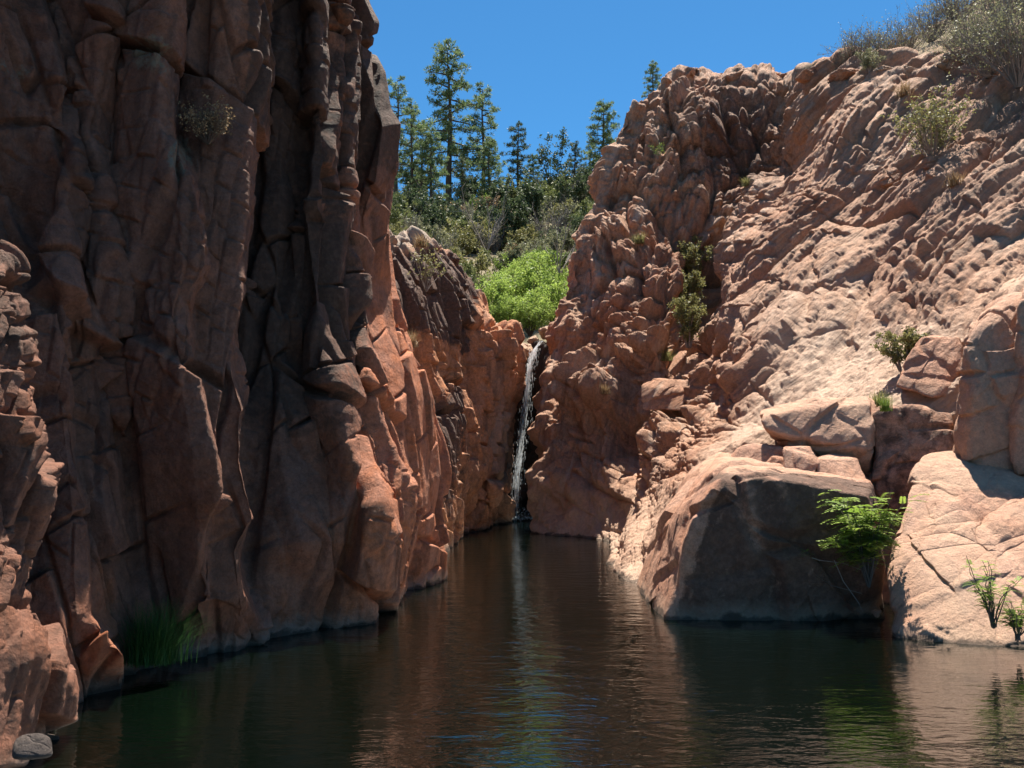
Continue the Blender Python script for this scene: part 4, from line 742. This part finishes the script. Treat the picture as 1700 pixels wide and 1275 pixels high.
# bare dark tree
def snag(seed, h, rad, n=6, mat='darktwig', leaves=2): return twiggy(seed, rad, h, n, mat, .09, leaves, .22, 'pine_dark')
plant('tree', bush(5, 2.0, 7.6, 300, .22, 'pine_dark', wild=.7, ns=12), (A(918, 300, 90).x, 90, float(tz([4.1], [90])[0])), 'dark thin-leaved tree with many upright stems on the skyline', 'tree')
plant('tree', twiggy(15, 2.2, 4.2, 8, 'greytwig', .05), A(808, 415, 60), 'bare grey tree standing alone on the brushy hillside', 'tree')
plant('dead_branch', twiggy(16, .8, 2.2, 4, 'greytwig', .04), A(930, 452, 37), 'bare bleached branches above the bright green bushes', 'branch')
# scrub on the hillside
kinds = [('oak_shrub', bush(21, 1.8, 2.2, 420, .17, 'oak')), ('olive_shrub', bush(22, 1.6, 2.0, 330, .16, 'olive')), ('green_shrub', bush(23, 1.5, 1.5, 360, .15, 'green')), ('bare_shrub', twiggy(24, 1.4, 2.6, 22, 'greytwig', .035, 1, .10, 'sage')),
         ('small_tree', bush(25, 1.4, 3.6, 380, .17, 'pine_dark', wild=.6)), ('dry_shrub', bush(26, 1.2, 1.3, 240, .15, 'dry', 'greytwig')), ('sage_shrub', bush(27, 1.5, 1.7, 300, .15, 'sage', 'greytwig'))]
klab = {'oak_shrub': 'dark green shrub among the scrub on the far hillside', 'olive_shrub': 'olive shrub among the scrub on the far hillside', 'green_shrub': 'low fresh-green shrub among the scrub on the far hillside', 'bare_shrub': 'leafless grey shrub among the scrub on the far hillside',
        'small_tree': 'small dark evergreen tree standing in the scrub of the far hillside', 'dry_shrub': 'brown dried shrub among the scrub on the far hillside', 'sage_shrub': 'grey-green shrub among the scrub on the far hillside'}
proto = {}
wts = [18, 20, 12, 26, 30, 16, 20]
cnt = 0
rr = random.Random(5)
for i in range(1500):
    if cnt >= 235: break
    Y = 42 + 66 * rr.random() ** .8; px = rr.uniform(625, 1050); x = (px - 850) / F * Y
    if Y < 48 and 790 < px < 950: continue
    z = float(tz(np.array([x]), np.array([Y]))[0]); nm, ms = kinds[rr.choices(range(7), wts)[0]]
    if nm == 'small_tree' and Y < 60: continue
    yy = 780 - (z - 1.6) / Y * 1500
    if px > 985 - (yy - 240) * .25 + 40: continue
    cnt += 1; sc = rr.uniform(.5, 1.35) * (1.0 if Y > 60 else .75); loc = (x, Y, z)
    if nm not in proto: proto[nm] = plant(nm, ms, loc, klab[nm], 'tree' if nm == 'small_tree' else 'shrub', klab[nm].replace(' among', 's among') if 'tree' not in nm else 'small trees in the hillside scrub', rr.uniform(0, 6), sc)
    else: copy_tree(proto[nm], loc, rr.uniform(0, 6), sc)
# bright green bushes above the falls
bb = bush(31, 1.5, 2.2, 900, .10, 'bright', wild=.6, ns=14); bb2 = bush(32, 1.5, 2.0, 800, .10, 'bright', wild=.7, ns=12)
br = [(815, 545, 36, .95, 0, 'bright green bush at the left of the thicket above the falls'), (862, 525, 39, 1.0, 1, 'bright green bush in the middle of the thicket above the falls'), (905, 520, 38, 1.05, 0, 'tall bright green bush against the foot of the pink cliff'),
      (880, 552, 34.5, .7, 1, 'low bright bush directly above the waterfall boulders'), (920, 540, 36, .9, 1, 'bright bush at the right end of the thicket above the falls'), (845, 552, 35, .65, 0, 'small bright bush among the boulders above the falls'), (885, 480, 44, .85, 0, 'highest bright green bush of the thicket'), (835, 500, 42, .7, 1, 'bright bush at the upper left of the thicket')]
bu = {}
for x, yb, Y, sc, v, lab in br:
    loc = A(x, yb, Y)
    if v not in bu: bu[v] = plant('bright_bush', (bb, bb2)[v], loc, lab, 'bush', 'bright green bushes above the falls', R.uniform(0, 6), sc)
    else: tag(copy_tree(bu[v], loc, R.uniform(0, 6), sc), lab)
# shrubs on the right crest
cb = [twiggy(41, 1.0, 1.1, 75, 'greytwig', .013, 2, .045, 'sage'), twiggy(42, .9, 1.5, 75, 'greytwig', .013, 3, .05, 'sage'), bush(43, .8, 1.0, 320, .06, 'sage', 'greytwig')]
cr = [(1425, 108, 24, 1.0, 0, 'grey twiggy shrub at the left end of the crest thicket'), (1462, 104, 23.5, 1.0, 0, 'second grey twiggy shrub from the left on the crest'), (1500, 92, 24, 1.0, 0, 'grey twiggy shrub behind the orange crest rocks'), (1445, 112, 22, .5, 2, 'small leafy shrub at the foot of the left crest thicket'),
      (1545, 62, 27, 1.1, 0, 'grey shrub high on the crest beside the bare soil'), (1590, 30, 27, 1.2, 0, 'grey shrub at the top of the crest'), (1640, 120, 18.6, 1.0, 1, 'tall dry yellowish shrub over the tan blocks'), (1690, 135, 17.6, 1.15, 1, 'tall dry shrub cut by the right edge on the crest'),
      (1610, 105, 20, .9, 1, 'dry yellowish shrub left of the tall ones on the crest'), (1665, 40, 24, 1.2, 1, 'pale shrub high at the upper right corner'), (1400, 116, 24, .45, 0, 'low dark twiggy plant on the skyline left of the crest thicket'), (1345, 118, 25, .3, 0, 'tiny twiggy plant alone on the skyline of the cliff'), (1590, 95, 21, .55, 2, 'small green shrub between the dry shrubs and the bare soil'), (1720, 30, 22, 1.3, 0, 'grey shrub cut by the upper right corner')]
cu_ = {}
for x, yb, Y, sc, v, lab in cr:
    loc = A(x, yb + 6, Y)
    if v not in cu_: cu_[v] = plant('crest_shrub', cb[v], loc, lab, 'shrub', 'shrubs on the right crest', R.uniform(0, 6), sc)
    else: tag(copy_tree(cu_[v], loc, R.uniform(0, 6), sc), lab)
# single plants on the rocks
plant('shrub', twiggy(51, .85, 1.2, 45, 'greytwig', .010, 6, .06, 'olive'), snap(1548, 262, 17.2), 'green twiggy shrub growing above the grey boulder on the slope', 'shrub')
plant('shrub', bush(52, .38, .55, 420, .04, 'olive', 'greytwig'), snap(1500, 610, 12.6, -.1), 'small rounded olive shrub beside the red angular block', 'shrub')
for (x, y, s, lab) in [(1150, 450, 1.0, 'upper dark shrub hanging in the gully of the pink cliff'), (1132, 505, .95, 'middle dark shrub hanging in the gully of the pink cliff'), (1143, 562, .85, 'lowest dark shrub hanging in the gully of the pink cliff')]:
    plant('gully_shrub', bush(53 + y, .58 * s, 1.3 * s, 420, .065, 'olive', 'greytwig', wild=.7, ns=12), snap(x, y + 8, 20.0, -.75), lab, 'shrub')
plant('rock_plant', twiggy(57, .35, .5, 12, 'greytwig', .008, 2, .05, 'green'), snap(1092, 262, 22.0), 'small green plant on a high ledge of the pink cliff', 'plant')
plant('rock_plant', twiggy(58, .5, .9, 12, 'greytwig', .01, 3, .06, 'olive'), A(708, 480, 19.6), 'pale leafy plant on the dark crown of the orange outcrop', 'plant')
plant('dry_tuft', (grassy(59, .3, .4, 260, 'dry', .008),), A(680, 575, 18.0), 'tuft of dry yellow grass where the outcrop meets the left cliff', 'grass tuft')
plant('grass_tuft', (grassy(60, .16, .25, 160, 'green', .004),), A(1470, 680, 11.1), 'green grass tuft in the cleft beside the shaded block', 'grass tuft')
plant('dry_shrub', twiggy(61, .27, .36, 40, 'bark', .004, 6, .022, 'dry'), A(345, 230, 7.75), 'brown dry shrub rooted in a crack high on the left cliff', 'shrub')
plant('grass_clump', (grassy(62, .42, .50, 1500, 'grass', .0024),), A(255, 1095, 7.25), 'dark green grass clump at the foot of the left cliff', 'grass clump')
plant('leafy_bush', pinnate(63, .46, .98, 34, 17, .22), A(1442, 972, 9.5), 'bright green bush with fern-like leaves between the big rocks', 'bush')
plant('leafy_sprig', pinnate(64, .26, .60, 16, 9, .11), A(1650, 1040, 8.15), 'slender leafy stems in front of the pale buff rock', 'plant')
plant('leafy_sprig', pinnate(65, .26, .34, 16, 12, .11), A(1690, 1062, 8.05), 'bright leafy clump at the water by the right edge', 'plant')
plant('leafy_sprig', pinnate(66, .06, .08, 5, 4, .07), A(1340, 925, 9.75), 'tiny green sprig on the shaded front of the huge block', 'plant')
for k, (x, y, Y, h, mt, lab) in enumerate([(1003, 645, 20.6, .35, 'dry', 'dry grass tuft on the small ledge near the foot of the domed cliff'), (1105, 590, 19.6, .4, 'olive', 'olive tuft on the ledge above the squarish brown block'), (1062, 395, 21.4, .4, 'olive', 'olive tuft halfway up the domed cliff'),
    (1240, 300, 22, .35, 'olive', 'little tuft in the dark hollow of the domed cliff'), (1460, 668, 11.3, .3, 'olive', 'yellowish tuft growing behind the broad ledge block'), (1585, 300, 16, .35, 'dry', 'dry grass tuft beside the brown rock on the upper slope'),
    (700, 400, 21, .4, 'dry', 'dry tuft on the pale top of the grey-crowned outcrop'), (1500, 150, 20.5, .4, 'dry', 'dry grass tuft among the orange crest rocks'), (1615, 95, 20.5, .5, 'dry', 'dry grass tuft under the tall shrubs of the crest')]):
    plant('grass_tuft', (grassy(600 + k, h * .8, h, 150, mt, .009),), (snap(x, y + 8, Y, -.05) if x > 900 else A(x, y + 8, Y - .35)), lab, 'grass tuft')
def vine():
    t = TB()
    for pts in ([(1270, 860, 10.05), (1310, 905, 9.85), (1340, 945, 9.75), (1380, 972, 9.7), (1430, 985, 9.7)], [(1330, 920, 9.8), (1360, 930, 9.7), (1400, 935, 9.7), (1440, 950, 9.75)], [(1385, 930, 9.65), (1400, 965, 9.65), (1425, 1000, 9.6), (1432, 1015, 9.6)]):
        t.tube([A(*p) for p in pts], .006, .003, 5)
    o = link('vine', t.mesh('vine', M['greytwig'], True)); tag(o, 'bare drooping vine stems hanging across the shaded block', 'vine')
vine()
# ------------------------------------------------------------------ waterfall
def waterfall():
    m, nt, nd, lk = newmat('falling_water'); g = N(nt)
    p = g.n('ShaderNodeBsdfPrincipled', {'Base Color': (.82, .87, .9, 1), 'Roughness': .25}); t = g.n('ShaderNodeBsdfTranslucent', {'Color': (.85, .9, .95, 1)})
    tr = g.n('ShaderNodeBsdfTransparent'); x = g.n('ShaderNodeMixShader', {0: .5, 1: p.outputs[0], 2: t.outputs[0]})
    nz = g.noise(g.scale(g.n('ShaderNodeTexCoord').outputs['Object'], (9, 9, 1.2)), 1.5, 5, .7)
    y = g.n('ShaderNodeMixShader', {0: g.maprange(nz, .44, .66, .0, .75), 1: tr.outputs[0], 2: x.outputs[0]})
    g.n('ShaderNodeOutputMaterial', {'Surface': y.outputs[0]})
    tb = TB(); r = random.Random(3)
    path = [(899, 566), (888, 580), (880, 602), (876, 640), (871, 690), (864, 745), (858, 800), (853, 864)]
    for i in range(60):
        o = r.gauss(0, 1); dy = r.gauss(0, .12); s0 = r.random() ** 1.4 * 6; ln = r.uniform(.8, 4)
        pts = []
        for k in range(8):
            s = min(6.999, s0 + ln * k / 7); j = int(s); a, b = path[j], path[j + 1]; q = s - j; wd = 1.7 + 2.2 * s / 7
            pts.append(A(a[0] + (b[0] - a[0]) * q + o * wd * .8 + r.gauss(0, .6), a[1] + (b[1] - a[1]) * q, 28.6 + dy))
        if (pts[-1] - pts[0]).length > .1: tb.tube(pts, .017, .007, 4)
    for i in range(1100):
        s = r.uniform(.8, 7) * .999; j = int(s); a, b = path[j], path[j + 1]; q = s - j; w = 3 + s * .7
        p0 = A(a[0] + (b[0] - a[0]) * q + r.gauss(0, w), a[1] + (b[1] - a[1]) * q, 28.6 + r.gauss(0, .25)); l = r.uniform(.03, .14)
        tb.tube([p0, p0 - Vector((0, 0, l))], .008, .005, 3)
    for i in range(260):
        a_ = r.uniform(0, 6.28); q_ = r.random() ** .5; c_ = A(857, 862, 28.4) + Vector((math.cos(a_) * .75 * q_, math.sin(a_) * .5 * q_, r.random() ** 3 * .35)); tb.tube([c_, c_ + Vector((r.gauss(0, .04), 0, .03))], .022, .008, 4)
    o = link('waterfall', tb.mesh('waterfall', m)); tag(o, 'thin white waterfall dropping through the dark slot into the pool', 'waterfall')
waterfall()
# ------------------------------------------------------------------ light
az, el = math.radians(18), math.radians(68)        # azimuth from +Y towards +X
sd = Vector((math.sin(az) * math.cos(el), math.cos(az) * math.cos(el), math.sin(el)))
sun = bpy.data.lights.new("sun", 'SUN'); sun.energy = 5.0; sun.angle = math.radians(.5); sun.color = (1, .93, .81)
so = bpy.data.objects.new("sun", sun); COL.objects.link(so); so.rotation_euler = sd.to_track_quat('Z', 'Y').to_euler(); so.location = sd * 80
w = bpy.data.worlds.new("World"); S.world = w; w.use_nodes = True; nt = w.node_tree; bg = nt.nodes['Background']
sky = nt.nodes.new('ShaderNodeTexSky'); sky.sky_type = 'NISHITA'; sky.sun_disc = False; sky.sun_elevation = el; sky.sun_rotation = az; sky.altitude = 1500; sky.air_density = 1.0; sky.dust_density = .3; sky.ozone_density = 2.0
tn = nt.nodes.new('ShaderNodeMix'); tn.data_type = 'RGBA'; tn.blend_type = 'MULTIPLY'; tn.inputs[0].default_value = 1; tn.inputs[7].default_value = (.25, .585, .74, 1)
nt.links.new(sky.outputs[0], tn.inputs[6]); nt.links.new(tn.outputs[2], bg.inputs[0]); bg.inputs[1].default_value = .075
S.view_settings.view_transform = 'Standard'; S.view_settings.look = 'None'; S.view_settings.exposure = 1.5; S.view_settings.gamma = 1
S.cycles.max_bounces = 8; S.cycles.diffuse_bounces = 5; S.cycles.transparent_max_bounces = 12; S.cycles.use_denoising = True
